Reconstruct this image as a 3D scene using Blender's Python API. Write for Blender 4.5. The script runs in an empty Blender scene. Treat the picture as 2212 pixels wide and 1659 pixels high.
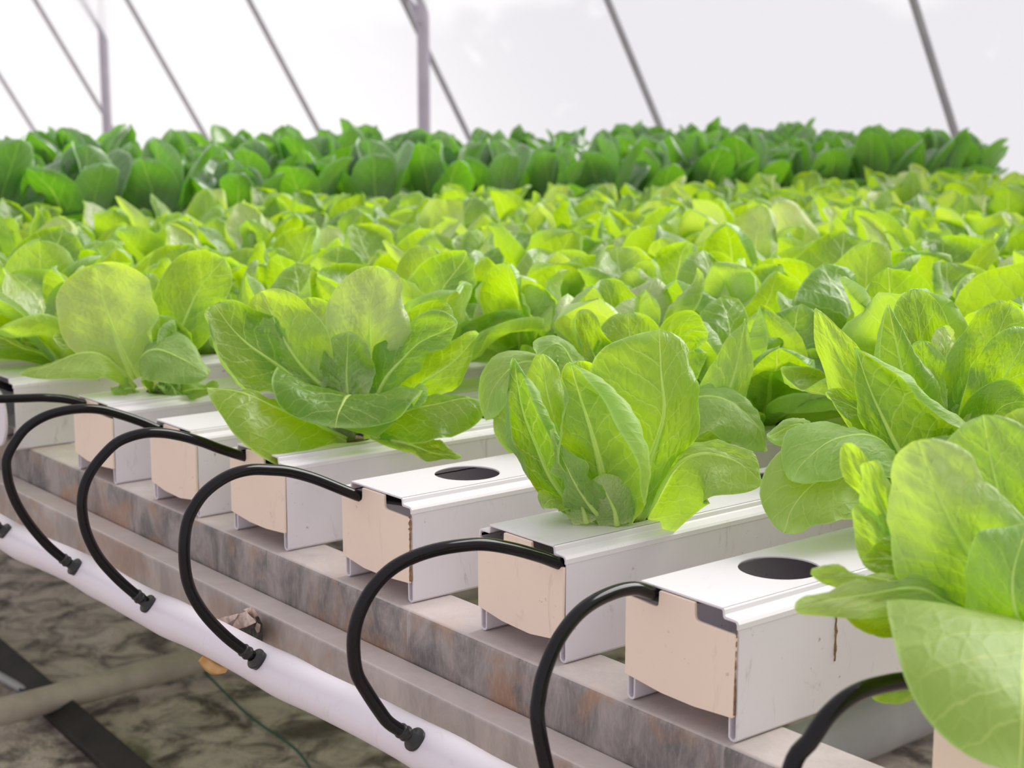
import bpy, bmesh, math, random
from mathutils import Vector, Matrix
import numpy as np

scn = bpy.context.scene
COL = scn.collection
PI = math.pi

# ------------------------------------------------------------------ camera
FPX, CX, CY = 3351.0, 1106.0, 829.5
CAM = Vector((0.675, -0.67731, 0.38468))
_yaw, _pit, _rol = 0.89676, 0.17105, -0.00172
_f = Vector((-math.sin(_yaw)*math.cos(_pit), math.cos(_yaw)*math.cos(_pit), -math.sin(_pit)))
_r = _f.cross(Vector((0, 0, 1))).normalized()
_u = _r.cross(_f)
RT = _r*math.cos(_rol)+_u*math.sin(_rol)
UP = RT.cross(_f)
FW = _f
cd = bpy.data.cameras.new('camera')
cam = bpy.data.objects.new('camera', cd)
COL.objects.link(cam)
cam.matrix_world = Matrix(((RT.x, UP.x, -FW.x, CAM.x), (RT.y, UP.y, -FW.y, CAM.y), (RT.z, UP.z, -FW.z, CAM.z), (0, 0, 0, 1)))
cd.sensor_width = 36.0
cd.lens = FPX/2212*36.0
cd.clip_start = 0.02
cd.clip_end = 200
cd.dof.use_dof = True
cd.dof.focus_distance = 1.16
cd.dof.aperture_fstop = (cd.lens/1000)/0.0047
scn.camera = cam


def ray(px, py):
    return RT*((px-CX)/FPX)-UP*((py-CY)/FPX)+FW


def at_depth(px, py, d):
    return CAM+ray(px, py)*d


def on_x(px, py, X):
    r = ray(px, py)
    return CAM+r*((X-CAM.x)/r.x)


def on_y(px, py, Y):
    r = ray(px, py)
    return CAM+r*((Y-CAM.y)/r.y)


def depth(p):
    return (Vector(p)-CAM).dot(FW)


# ------------------------------------------------------------------ helpers
def link_mesh(name, bm, mat, parent=None, smooth=True, bevel=0.0, loc=None):
    me = bpy.data.meshes.new(name)
    bm.normal_update()
    bm.to_mesh(me)
    bm.free()
    return link_me(name, me, mat, parent, smooth, bevel, loc)


def link_me(name, me, mat, parent=None, smooth=True, bevel=0.0, loc=None):
    for m in (mat if isinstance(mat, (list, tuple)) else [mat]):
        me.materials.append(m)
    if smooth:
        me.polygons.foreach_set('use_smooth', [True]*len(me.polygons))
    o = bpy.data.objects.new(name, me)
    COL.objects.link(o)
    if parent is not None:
        o.parent = parent
    if loc is not None:
        o.location = loc
    if bevel > 0:
        b = o.modifiers.new('bevel', 'BEVEL')
        b.width = bevel
        b.segments = 2
        b.limit_method = 'ANGLE'
        b.angle_limit = math.radians(40)
        b.harden_normals = False
        if smooth:
            w = o.modifiers.new('wn', 'WEIGHTED_NORMAL')
            w.keep_sharp = False
    return o


def empty(name, loc, label, cat, group=None, rz=0.0):
    o = bpy.data.objects.new(name, None)
    COL.objects.link(o)
    o.empty_display_size = 0.02
    o.location = loc
    o.rotation_euler = (0, 0, rz)
    return tag(o, label, cat, group)


def tag(o, label=None, cat=None, group=None, kind=None):
    if label:
        o['label'] = label
    if cat:
        o['category'] = cat
    if group:
        o['group'] = group
    if kind:
        o['kind'] = kind
    return o


def add_box(bm, x0, x1, y0, y1, z0, z1):
    v = [bm.verts.new(p) for p in ((x0, y0, z0), (x1, y0, z0), (x1, y1, z0), (x0, y1, z0), (x0, y0, z1), (x1, y0, z1), (x1, y1, z1), (x0, y1, z1))]
    for f in ((3, 2, 1, 0), (4, 5, 6, 7), (0, 1, 5, 4), (1, 2, 6, 5), (2, 3, 7, 6), (3, 0, 4, 7)):
        bm.faces.new([v[i] for i in f])


def add_prism(bm, pts, y0, y1, caps=True):
    """closed outline in x,z extruded along y"""
    a = [bm.verts.new((p[0], y0, p[1])) for p in pts]
    b = [bm.verts.new((p[0], y1, p[1])) for p in pts]
    n = len(pts)
    for i in range(n):
        bm.faces.new((a[i], a[(i+1) % n], b[(i+1) % n], b[i]))
    if caps:
        bm.faces.new(a[::-1])
        bm.faces.new(b)


def catmull(P, n):
    P = [Vector(p) for p in P]
    if len(P) == 2:
        return [P[0].lerp(P[1], i/(n-1)) for i in range(n)]
    Q = [P[0]*2-P[1]]+P+[P[-1]*2-P[-2]]
    seg = len(P)-1
    dense = []
    for s in range(seg):
        p0, p1, p2, p3 = Q[s:s+4]
        for i in range(16):
            t = i/16
            dense.append(0.5*((2*p1)+(p2-p0)*t+(2*p0-5*p1+4*p2-p3)*t*t+(3*p1-p0-3*p2+p3)*t*t*t))
    dense.append(P[-1])
    L = [0]
    for a, b in zip(dense, dense[1:]):
        L.append(L[-1]+(b-a).length)
    out = []
    j = 0
    for i in range(n):
        d = L[-1]*i/(n-1)
        while j < len(L)-2 and L[j+1] < d:
            j += 1
        t = (d-L[j])/max(1e-9, L[j+1]-L[j])
        out.append(dense[j].lerp(dense[j+1], min(1, t)))
    return out


def sample(path, t):
    x = t*(len(path)-1)
    i = min(int(x), len(path)-2)
    return path[i].lerp(path[i+1], x-i)


def add_tube(bm, path, rad, seg=14, caps=True):
    """rad: number or function of t"""
    n = len(path)
    rings = []
    ref = Vector((0.13, 0.31, 0.94))
    prev = None
    for i, p in enumerate(path):
        T = (path[min(i+1, n-1)]-path[max(i-1, 0)]).normalized()
        if prev is None:
            A = T.cross(ref).normalized()
        else:
            A = (prev-T*prev.dot(T)).normalized()
        prev = A
        B = T.cross(A)
        r = rad(i/(n-1)) if callable(rad) else rad
        rings.append([bm.verts.new(p+(A*math.cos(2*PI*k/seg)+B*math.sin(2*PI*k/seg))*r) for k in range(seg)])
    for a, b in zip(rings, rings[1:]):
        for k in range(seg):
            bm.faces.new((a[k], a[(k+1) % seg], b[(k+1) % seg], b[k]))
    if caps:
        bm.faces.new(rings[0][::-1])
        bm.faces.new(rings[-1])


# ------------------------------------------------------------------ materials
def new_mat(name):
    m = bpy.data.materials.new(name)
    m.use_nodes = True
    nt = m.node_tree
    nt.nodes.clear()
    return m, nt, nt.nodes, nt.links


def N(nt, typ, **kw):
    n = nt.nodes.new(typ)
    for k, v in kw.items():
        if k.startswith('i_'):
            key = k[2:]
            key = int(key) if key.isdigit() else key.replace('_', ' ')
            n.inputs[key].default_value = v
        else:
            setattr(n, k, v)
    return n


def math_(nt, op, a, b=None, clamp=False):
    n = nt.nodes.new('ShaderNodeMath')
    n.operation = op
    n.use_clamp = clamp
    for i, x in enumerate((a, b)):
        if x is None:
            continue
        if isinstance(x, (int, float)):
            n.inputs[i].default_value = x
        else:
            nt.links.new(x, n.inputs[i])
    return n.outputs[0]


def mixc(nt, fac, a, b):
    n = nt.nodes.new('ShaderNodeMix')
    n.data_type = 'RGBA'
    for k, x in ((0, fac), (6, a), (7, b)):
        if isinstance(x, (int, float)):
            n.inputs[k].default_value = x
        elif isinstance(x, tuple):
            n.inputs[k].default_value = x if len(x) == 4 else (*x, 1)
        else:
            nt.links.new(x, n.inputs[k])
    return n.outputs[2]


def ramp(nt, val, lo, hi):
    n = nt.nodes.new('ShaderNodeMapRange')
    n.interpolation_type = 'SMOOTHSTEP'
    n.inputs[1].default_value = lo
    n.inputs[2].default_value = hi
    nt.links.new(val, n.inputs[0])
    return n.outputs[0]


def noise(nt, vec, scale, detail=4, rough=0.55, dist=0.0):
    n = nt.nodes.new('ShaderNodeTexNoise')
    n.inputs['Scale'].default_value = scale
    n.inputs['Detail'].default_value = detail
    n.inputs['Roughness'].default_value = rough
    n.inputs['Distortion'].default_value = dist
    if vec is not None:
        nt.links.new(vec, n.inputs['Vector'])
    return n.outputs['Fac']


def mapping(nt, vec, scale=(1, 1, 1), loc=(0, 0, 0)):
    n = nt.nodes.new('ShaderNodeMapping')
    n.inputs['Scale'].default_value = scale
    n.inputs['Location'].default_value = loc
    nt.links.new(vec, n.inputs['Vector'])
    return n.outputs[0]


def worldpos(nt):
    return nt.nodes.new('ShaderNodeNewGeometry').outputs['Position']


def principled(nt, **kw):
    p = nt.nodes.new('ShaderNodeBsdfPrincipled')
    for k, v in kw.items():
        key = k.replace('_', ' ')
        if hasattr(v, 'is_linked'):
            nt.links.new(v, p.inputs[key])
        else:
            p.inputs[key].default_value = v if not isinstance(v, tuple) else (*v, 1)
    return p


def out(nt, sh):
    o = nt.nodes.new('ShaderNodeOutputMaterial')
    nt.links.new(sh, o.inputs[0])


def bump(nt, h, strength, dist):
    b = nt.nodes.new('ShaderNodeBump')
    b.inputs['Strength'].default_value = strength
    b.inputs['Distance'].default_value = dist
    nt.links.new(h, b.inputs['Height'])
    return b.outputs[0]


def mat_leaf(name, base, base2, under, trans, trans2, vein_b, vein_t, rough=0.42, nveins=8.0, spec=0.5):
    m, nt, nd, lk = new_mat(name)
    uv = nd.new('ShaderNodeUVMap')
    sep = nd.new('ShaderNodeSeparateXYZ')
    lk.new(uv.outputs[0], sep.inputs[0])
    u = sep.outputs[0]
    b = math_(nt, 'SUBTRACT', sep.outputs[1], 0.5)
    b = math_(nt, 'MULTIPLY', b, 2.0)
    a = math_(nt, 'ABSOLUTE', b)
    info = nd.new('ShaderNodeObjectInfo')
    rnd = info.outputs['Random']
    # vein warp
    mp = mapping(nt, uv.outputs[0], (3.0, 3.0, 1.0))
    lk.new(rnd, mp.node.inputs['Location'])
    wn = noise(nt, mp, 2.2, 3)
    warp = math_(nt, 'MULTIPLY', math_(nt, 'SUBTRACT', wn, 0.5), 0.9)
    side = math_(nt, 'MULTIPLY', math_(nt, 'SIGN', b), 0.23)
    ph = math_(nt, 'SUBTRACT', math_(nt, 'MULTIPLY', u, nveins), math_(nt, 'MULTIPLY', math_(nt, 'POWER', a, 0.8), 2.4))
    ph = math_(nt, 'ADD', math_(nt, 'ADD', ph, warp), side)
    fr = math_(nt, 'FRACT', ph)
    tri = math_(nt, 'ABSOLUTE', math_(nt, 'SUBTRACT', fr, 0.5))     # 0 at vein
    sv = ramp(nt, tri, 0.055, 0.012)
    sv = math_(nt, 'MULTIPLY', sv, ramp(nt, a, 0.95, 0.35))
    # midrib, thick at the base
    mw = math_(nt, 'ADD', math_(nt, 'MULTIPLY', math_(nt, 'POWER', math_(nt, 'SUBTRACT', 1.0, u), 1.6), 0.085), 0.008)
    mr = ramp(nt, math_(nt, 'DIVIDE', a, mw), 1.25, 0.6)
    vor = nd.new('ShaderNodeTexVoronoi')
    vor.feature = 'DISTANCE_TO_EDGE'
    lk.new(mapping(nt, uv.outputs[0], (11.0, 13.0, 1.0)), vor.inputs['Vector'])
    vor.inputs['Scale'].default_value = 1.0
    net = math_(nt, 'MULTIPLY', ramp(nt, vor.outputs['Distance'], 0.05, 0.01), 0.12)
    vein = math_(nt, 'MAXIMUM', math_(nt, 'MAXIMUM', math_(nt, 'MULTIPLY', sv, 0.42), mr), net)
    at = nd.new('ShaderNodeAttribute')
    at.attribute_name = 'pale'
    pale = at.outputs['Fac']
    tone = math_(nt, 'ADD', math_(nt, 'MULTIPLY', rnd, 0.55), math_(nt, 'MULTIPLY', noise(nt, mp, 1.3, 3), 0.45))
    fl = nd.new('ShaderNodeAttribute')
    fl.attribute_name = 'flip'
    back = nd.new('ShaderNodeNewGeometry').outputs['Backfacing']
    low = math_(nt, 'ABSOLUTE', math_(nt, 'SUBTRACT', back, fl.outputs['Fac']))   # 1 on the underside of the leaf
    cb = mixc(nt, tone, base, base2)
    cb = mixc(nt, low, cb, under)
    ct = mixc(nt, tone, trans, trans2)
    cb = mixc(nt, math_(nt, 'MULTIPLY', pale, 0.85), cb, (0.64, 0.61, 0.40))
    ct = mixc(nt, math_(nt, 'MULTIPLY', pale, 0.7), ct, (0.42, 0.47, 0.08))
    cb = mixc(nt, vein, cb, vein_b)
    ct = mixc(nt, vein, ct, vein_t)
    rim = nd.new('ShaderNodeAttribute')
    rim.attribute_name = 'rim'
    rm = math_(nt, 'MULTIPLY', ramp(nt, rim.outputs['Fac'], 0.955, 0.995), 0.7)  # thin pale leaf margin, with the bright rim highlight painted in too
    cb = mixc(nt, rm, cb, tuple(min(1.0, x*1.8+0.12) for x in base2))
    # puckered surface between the veins
    h = math_(nt, 'ADD', math_(nt, 'MULTIPLY', math_(nt, 'SQRT', tri), 0.8), math_(nt, 'MULTIPLY', noise(nt, mapping(nt, uv.outputs[0], (9, 9, 1)), 1.5, 4), 0.8))
    h = math_(nt, 'ADD', h, math_(nt, 'MULTIPLY', math_(nt, 'MINIMUM', vor.outputs['Distance'], 0.25), 1.6))
    bn = bump(nt, h, 0.55, 0.0018)
    p = principled(nt, Base_Color=cb, Roughness=math_(nt, 'ADD', math_(nt, 'MULTIPLY', low, 0.18), rough), Specular_IOR_Level=spec, Sheen_Weight=0.05, Sheen_Roughness=0.4)
    lk.new(bn, p.inputs['Normal'])
    tr = nd.new('ShaderNodeBsdfTranslucent')
    lk.new(ct, tr.inputs[0])
    lk.new(bn, tr.inputs[1])
    ad = nd.new('ShaderNodeAddShader')
    lk.new(p.outputs[0], ad.inputs[0])
    lk.new(tr.outputs[0], ad.inputs[1])
    out(nt, ad.outputs[0])
    return m


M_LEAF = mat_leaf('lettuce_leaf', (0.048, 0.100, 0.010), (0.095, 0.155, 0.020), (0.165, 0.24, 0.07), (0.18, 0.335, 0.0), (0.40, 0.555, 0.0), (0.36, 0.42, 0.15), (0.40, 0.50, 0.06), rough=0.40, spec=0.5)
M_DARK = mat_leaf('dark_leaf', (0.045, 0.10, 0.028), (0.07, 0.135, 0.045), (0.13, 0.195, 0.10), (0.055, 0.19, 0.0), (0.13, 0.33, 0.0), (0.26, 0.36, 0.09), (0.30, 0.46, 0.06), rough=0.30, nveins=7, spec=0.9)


def mat_rib(name, c, t):
    m, nt, nd, lk = new_mat(name)
    v = mapping(nt, nd.new('ShaderNodeTexCoord').outputs['Object'], (60, 60, 60))
    cc = mixc(nt, noise(nt, v, 2.0, 3), c, tuple(x*0.8 for x in c))
    p = principled(nt, Base_Color=cc, Roughness=0.4)
    tr = nd.new('ShaderNodeBsdfTranslucent')
    tr.inputs[0].default_value = (*t, 1)
    ad = nd.new('ShaderNodeAddShader')
    lk.new(p.outputs[0], ad.inputs[0])
    lk.new(tr.outputs[0], ad.inputs[1])
    out(nt, ad.outputs[0])
    return m


M_RIB = mat_rib('leaf_rib', (0.42, 0.47, 0.19), (0.42, 0.52, 0.12))
M_STEM = mat_rib('lettuce_stem', (0.26, 0.30, 0.12), (0.03, 0.04, 0.01))


def mat_plastic(name, col, dirt=(0.24, 0.17, 0.12), amount=1.0, rough=0.38, streak=True):
    m, nt, nd, lk = new_mat(name)
    w = worldpos(nt)
    n1 = noise(nt, w, 130, 5, 0.65)
    sp = ramp(nt, n1, 0.665, 0.70)                                    # fine specks
    n2 = noise(nt, w, 14, 3)
    sp = math_(nt, 'MULTIPLY', sp, ramp(nt, n2, 0.40, 0.55))
    n3 = noise(nt, mapping(nt, w, (45, 45, 14)), 1.0, 6, 0.7, 1.5)
    sc = math_(nt, 'MULTIPLY', ramp(nt, n3, 0.58, 0.76), 0.5)           # smeared scuffs
    n4 = noise(nt, w, 7, 4)
    cl = math_(nt, 'MULTIPLY', ramp(nt, n4, 0.4, 0.75), 0.10)
    d = math_(nt, 'ADD', math_(nt, 'ADD', math_(nt, 'MULTIPLY', sp, 0.75), sc), cl, True)
    d = math_(nt, 'MULTIPLY', d, amount, True)
    c = mixc(nt, d, col, dirt)
    p = principled(nt, Base_Color=c, Roughness=rough, Specular_IOR_Level=0.4)
    lk.new(bump(nt, noise(nt, w, 60, 3), 0.06, 0.001), p.inputs['Normal'])
    out(nt, p.outputs[0])
    return m


M_PVC = mat_plastic('white_pvc', (0.80, 0.755, 0.80), amount=0.8)
M_LID = mat_plastic('white_pvc_lid', (0.85, 0.81, 0.845), amount=0.3)
M_CAP = mat_plastic('beige_plastic', (0.96, 0.79, 0.65), dirt=(0.30, 0.19, 0.12), amount=0.45, rough=0.42)
M_CAPW = mat_plastic('white_cap_plastic', (0.82, 0.77, 0.82), amount=0.5)
M_PIPE = mat_plastic('lilac_white_pipe', (0.82, 0.765, 0.83), dirt=(0.5, 0.35, 0.3), amount=0.45, rough=0.33)


def mat_simple(name, c, rough=0.5, c2=None, scale=20.0, metallic=0.0, spec=0.5, bmp=0.0):
    m, nt, nd, lk = new_mat(name)
    w = worldpos(nt)
    n = noise(nt, w, scale, 5, 0.6)
    cc = mixc(nt, ramp(nt, n, 0.35, 0.68), c, c2 or tuple(x*0.85 for x in c))
    p = principled(nt, Base_Color=cc, Roughness=rough, Metallic=metallic, Specular_IOR_Level=spec)
    if bmp:
        lk.new(bump(nt, n, 0.6, bmp), p.inputs['Normal'])
    out(nt, p.outputs[0])
    return m


M_BLACK = mat_simple('black_hose', (0.007, 0.006, 0.007), 0.10, (0.009, 0.007, 0.009), 30, spec=0.28)
M_RUBBER = mat_simple('black_fitting', (0.016, 0.015, 0.016), 0.32, (0.03, 0.027, 0.03), 80)
M_GALV = mat_simple('galvanised_pipe', (0.42, 0.42, 0.44), 0.4, (0.36, 0.36, 0.38), 12)
M_POST = mat_simple('post_metal', (0.52, 0.48, 0.55), 0.4, (0.45, 0.42, 0.48), 6, metallic=0.15)
M_SUB = mat_simple('growing_medium', (0.10, 0.07, 0.04), 0.9, (0.2, 0.13, 0.07), 200, bmp=0.002)
M_RUSTEDGE = mat_simple('brown_sealant', (0.34, 0.19, 0.08), 0.7, (0.16, 0.10, 0.05), 300, bmp=0.001)
M_CLIP = mat_simple('peeling_pink_plastic', (0.76, 0.60, 0.52), 0.6, (0.44, 0.34, 0.29), 130, bmp=0.001)
M_ALGAE = mat_simple('black_algae', (0.018, 0.02, 0.015), 0.6, (0.10, 0.11, 0.09), 220, bmp=0.002)
M_TAN = mat_simple('tan_hook', (0.72, 0.46, 0.20), 0.35, (0.62, 0.34, 0.10), 60)
M_BAR = mat_simple('weathered_bar', (0.66, 0.585, 0.48), 0.6, (0.52, 0.46, 0.38), 16)
M_TIMBER = mat_simple('dark_wet_timber', (0.035, 0.030, 0.026), 0.7, (0.018, 0.016, 0.014), 14)
M_STRING = mat_simple('green_twine', (0.03, 0.13, 0.09), 0.6)
M_SLAB = mat_simple('grey_concrete', (0.55, 0.55, 0.52), 0.8, (0.45, 0.45, 0.43), 6)


def mat_rail(name, light, darkc, rust_amt):
    m, nt, nd, lk = new_mat(name)
    w = worldpos(nt)
    sx = mapping(nt, w, (28, 28, 15))
    a = noise(nt, sx, 1.0, 6, 0.65, 0.6)
    c = mixc(nt, ramp(nt, a, 0.32, 0.66), light, darkc)
    b = noise(nt, mapping(nt, w, (14, 14, 16), (3, 1, 2)), 1.0, 5, 0.6, 0.4)
    c = mixc(nt, math_(nt, 'MULTIPLY', ramp(nt, b, 0.48, 0.66), rust_amt), c, (0.43, 0.255, 0.165))
    g = noise(nt, mapping(nt, w, (400, 400, 120)), 1.0, 3, 0.6)
    c = mixc(nt, math_(nt, 'MULTIPLY', ramp(nt, g, 0.45, 0.75), 0.25), c, (0.60, 0.50, 0.44))
    s = noise(nt, mapping(nt, w, (75, 75, 6), (5, 0, 1)), 1.0, 5, 0.6, 0.8)
    c = mixc(nt, math_(nt, 'MULTIPLY', ramp(nt, s, 0.62, 0.75), 0.5), c, (0.66, 0.60, 0.60))
    # top faces painted paler, light from above put into the colour
    geo = nd.new('ShaderNodeNewGeometry')
    sp = nd.new('ShaderNodeSeparateXYZ')
    lk.new(geo.outputs['True Normal'], sp.inputs[0])
    l = noise(nt, w, 9, 5, 0.6, 0.5)
    topf = math_(nt, 'MULTIPLY', ramp(nt, sp.outputs[2], 0.5, 0.9), math_(nt, 'ADD', math_(nt, 'MULTIPLY', l, 0.4), 0.42))
    c = mixc(nt, topf, c, (0.74, 0.645, 0.615))
    p = principled(nt, Base_Color=c, Roughness=0.55, Specular_IOR_Level=0.45)
    lk.new(bump(nt, g, 0.25, 0.0006), p.inputs['Normal'])
    out(nt, p.outputs[0])
    return m


M_RAIL = mat_rail('rusty_rail', (0.42, 0.375, 0.355), (0.17, 0.157, 0.155), 0.85)
M_BEAM = mat_rail('galvanised_beam', (0.58, 0.525, 0.495), (0.40, 0.365, 0.35), 0.5)

m, nt, nd, lk = new_mat('soil_ground')
w = worldpos(nt)
a = noise(nt, mapping(nt, w, (1, 1, 1)), 13, 7, 0.65, 0.6)
c = mixc(nt, ramp(nt, a, 0.34, 0.60), (0.15, 0.123, 0.105), (0.78, 0.675, 0.585))
b = noise(nt, mapping(nt, w, (1, 1, 1), (4, 2, 0)), 5, 5, 0.6)
c = mixc(nt, math_(nt, 'MULTIPLY', ramp(nt, b, 0.62, 0.72), 0.7), c, (0.10, 0.13, 0.02))
b2 = noise(nt, mapping(nt, w, (1, 1, 1), (9, 5, 0)), 8, 4, 0.6)
c = mixc(nt, math_(nt, 'MULTIPLY', ramp(nt, b2, 0.58, 0.72), 0.6), c, (0.42, 0.42, 0.38))
p = principled(nt, Base_Color=c, Roughness=0.85)
lk.new(bump(nt, a, 1.0, 0.02), p.inputs['Normal'])
out(nt, p.outputs[0])
M_SOIL = m

m, nt, nd, lk = new_mat('greenhouse_film')
w = worldpos(nt)
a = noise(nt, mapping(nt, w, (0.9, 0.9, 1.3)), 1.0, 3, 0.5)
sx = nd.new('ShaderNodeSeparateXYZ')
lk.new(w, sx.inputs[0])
dim_side = ramp(nt, sx.outputs[0], -8.5, -5.5)                     # right side greyed: dimmer light from trees outside painted into the film
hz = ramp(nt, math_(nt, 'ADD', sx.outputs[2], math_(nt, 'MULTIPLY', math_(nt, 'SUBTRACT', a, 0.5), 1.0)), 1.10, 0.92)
g = math_(nt, 'MULTIPLY', dim_side, math_(nt, 'MULTIPLY', hz, 0.9))
spot = ramp(nt, noise(nt, mapping(nt, w, (2.2, 2.2, 3.0), (2, 0, 0)), 1.0, 3), 0.62, 0.74)  # brighter gaps painted in, like sky between the trees
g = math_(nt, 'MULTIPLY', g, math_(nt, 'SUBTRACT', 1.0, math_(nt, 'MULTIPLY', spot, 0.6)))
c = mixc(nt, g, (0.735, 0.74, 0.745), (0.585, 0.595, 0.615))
tr = nd.new('ShaderNodeBsdfTranslucent')
lk.new(c, tr.inputs[0])
tp = nd.new('ShaderNodeBsdfTransparent')
lk.new(c, tp.inputs[0])
mx = nd.new('ShaderNodeMixShader')
mx.inputs[0].default_value = 0.35
lk.new(tr.outputs[0], mx.inputs[1])
lk.new(tp.outputs[0], mx.inputs[2])
out(nt, mx.outputs[0])
M_FILM = m

# ------------------------------------------------------------------ light
wd = bpy.data.worlds.new('overcast_sky')
scn.world = wd
wd.use_nodes = True
nt = wd.node_tree
nt.nodes.clear()
tc = nt.nodes.new('ShaderNodeTexCoord')
sz = nt.nodes.new('ShaderNodeSeparateXYZ')
nt.links.new(tc.outputs['Generated'], sz.inputs[0])
zz = ramp(nt, sz.outputs[2], 0.0, 0.75)
cs = mixc(nt, zz, (1.0, 0.957, 1.01), (1.02, 0.98, 1.03))
lowf = ramp(nt, sz.outputs[2], -0.02, -0.35)
cs = mixc(nt, lowf, cs, (0.32, 0.31, 0.30))
bg = nt.nodes.new('ShaderNodeBackground')
bg.inputs[1].default_value = 0.67
nt.links.new(cs, bg.inputs[0])
ow = nt.nodes.new('ShaderNodeOutputWorld')
nt.links.new(bg.outputs[0], ow.inputs[0])

sl = bpy.data.lights.new('hazy_sun', 'SUN')
sl.energy = 2.9
sl.angle = math.radians(38)
sl.color = (1.0, 0.97, 0.95)
so = bpy.data.objects.new('hazy_sun', sl)
COL.objects.link(so)
so.rotation_euler = Vector((0.10, 0.85, 0.68)).to_track_quat('Z', 'Y').to_euler()

scn.view_settings.view_transform = 'Standard'
scn.view_settings.look = 'None'
scn.view_settings.gamma = 1.0
scn.view_settings.exposure = 0.2
scn.view_settings.use_curve_mapping = False

# ------------------------------------------------------------------ the channels
HW, HH, ST, RI = 0.05, 0.0796, 0.0113, 0.0055   # half width, wall height, ledge inset, lid rise
TOP = HH+RI
HOLE_R, HOLE_0, PITCH = 0.0278, 0.092, 0.183
NHOLE = 21
YEND = HOLE_0+PITCH*(NHOLE-1)+0.10
TH = 0.0016


def body_mesh():
    bm = bmesh.new()
    for s in (-1, 1):
        # outer wall with a rolled bottom returning up as the inner skin of the leg
        o = [(HW, HH-0.003), (HW, 0.0025), (HW-0.0012, 0.0008), (HW-0.003, 0.0), (HW-0.0056, 0.0004), (HW-0.0075, 0.0022), (HW-0.0078, 0.0245)]
        i = [(HW-TH, HH-0.003), (HW-TH, 0.0035), (HW-0.0022, 0.0024), (HW-0.0033, 0.0017), (HW-0.0048, 0.0019), (HW-0.006, 0.0032), (HW-0.0062, 0.0245)]
        pts = [(s*x, z) for x, z in (o+i[::-1])]
        if s < 0:
            pts = pts[::-1]
        add_prism(bm, pts, 0.0, YEND)
    add_box(bm, -HW+TH, HW-TH, 0.001, YEND, 0.0245, 0.0262)
    bmesh.ops.recalc_face_normals(bm, faces=bm.faces)
    me = bpy.data.meshes.new('body')
    bm.to_mesh(me)
    bm.free()
    return me


def lid_mesh():
    bm = bmesh.new()
    # cross-section of the ledge on each side, open sheet given thickness by hand
    for s in (-1, 1):
        o = [(HW+0.0003, HH-0.006), (HW+0.0003, HH-0.0022), (HW-0.0010, HH-0.0004), (HW-0.0026, HH), (HW-ST+0.0006, HH+0.0004), (HW-ST-0.0004, HH+0.0012), (HW-ST-0.0008, TOP-0.0012), (HW-ST-0.0018, TOP)]
        i = [(HW-TH, HH-0.006), (HW-TH, HH-0.0032), (HW-0.0024, HH-TH-0.0002), (HW-0.0034, HH-TH), (HW-ST-0.0008, HH-TH), (HW-ST-0.0020, HH-0.0004), (HW-ST-0.0024, TOP-0.0022), (HW-ST-0.0034, TOP-TH)]
        pts = [(s*x, z) for x, z in (o+i[::-1])]
        if s < 0:
            pts = pts[::-1]
        add_prism(bm, pts, -0.001, YEND)
    # top plate with one round hole in every cell
    wx = HW-ST-0.0018
    y0 = -0.001
    for k in range(NHOLE):
        yc = HOLE_0+PITCH*k
        y1 = yc+PITCH/2 if k < NHOLE-1 else YEND
        angs = sorted(set([2*PI*i/40 for i in range(40)]+[math.atan2(yy-yc, xx) % (2*PI) for xx in (-wx, wx) for yy in (y0, y1)]))
        rows = {}
        for z in (TOP, TOP-TH):
            inn, outr = [], []
            for a in angs:
                ca, sa = math.cos(a), math.sin(a)
                t = min(wx/abs(ca) if abs(ca) > 1e-9 else 1e9, ((y1-yc) if sa > 0 else (yc-y0))/abs(sa) if abs(sa) > 1e-9 else 1e9)
                inn.append(bm.verts.new((HOLE_R*ca, yc+HOLE_R*sa, z)))
                outr.append(bm.verts.new((t*ca, yc+t*sa, z)))
            rows[z] = (inn, outr)
            n = len(angs)
            for i in range(n):
                j = (i+1) % n
                q = (inn[i], outr[i], outr[j], inn[j])
                bm.faces.new(q if z == TOP else q[::-1])
        a, b = rows[TOP][0], rows[TOP-TH][0]
        n = len(a)
        for i in range(n):
            j = (i+1) % n
            bm.faces.new((a[i], a[j], b[j], b[i]))
        if k == 0:                                             # front edge of the plate
            oo, ob = rows[TOP][1], rows[TOP-TH][1]
            for i in range(n):
                j = (i+1) % n
                if abs(oo[i].co.y-y0) < 1e-6 and abs(oo[j].co.y-y0) < 1e-6:
                    bm.faces.new((oo[i], ob[i], ob[j], oo[j]))
        y0 = y1
    me = bpy.data.meshes.new('lid')
    bm.normal_update()
    bm.to_mesh(me)
    bm.free()
    return me


def round_poly(pts, r, seg=4):
    """outline with chosen corners rounded: pts (x, z, radius factor)"""
    o = []
    n = len(pts)
    for i in range(n):
        p = Vector(pts[i][:2])
        a = (Vector(pts[i-1][:2])-p)
        b = (Vector(pts[(i+1) % n][:2])-p)
        rr = min(r*pts[i][2], a.length*0.45, b.length*0.45)
        if rr < 1e-5:
            o.append(tuple(p))
            continue
        a.normalize()
        b.normalize()
        for k in range(seg+1):
            t = k/seg
            q = (p+a*rr)*(1-t)**2+p*2*t*(1-t)+(p+b*rr)*t*t
            o.append(tuple(q))
    return o


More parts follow.
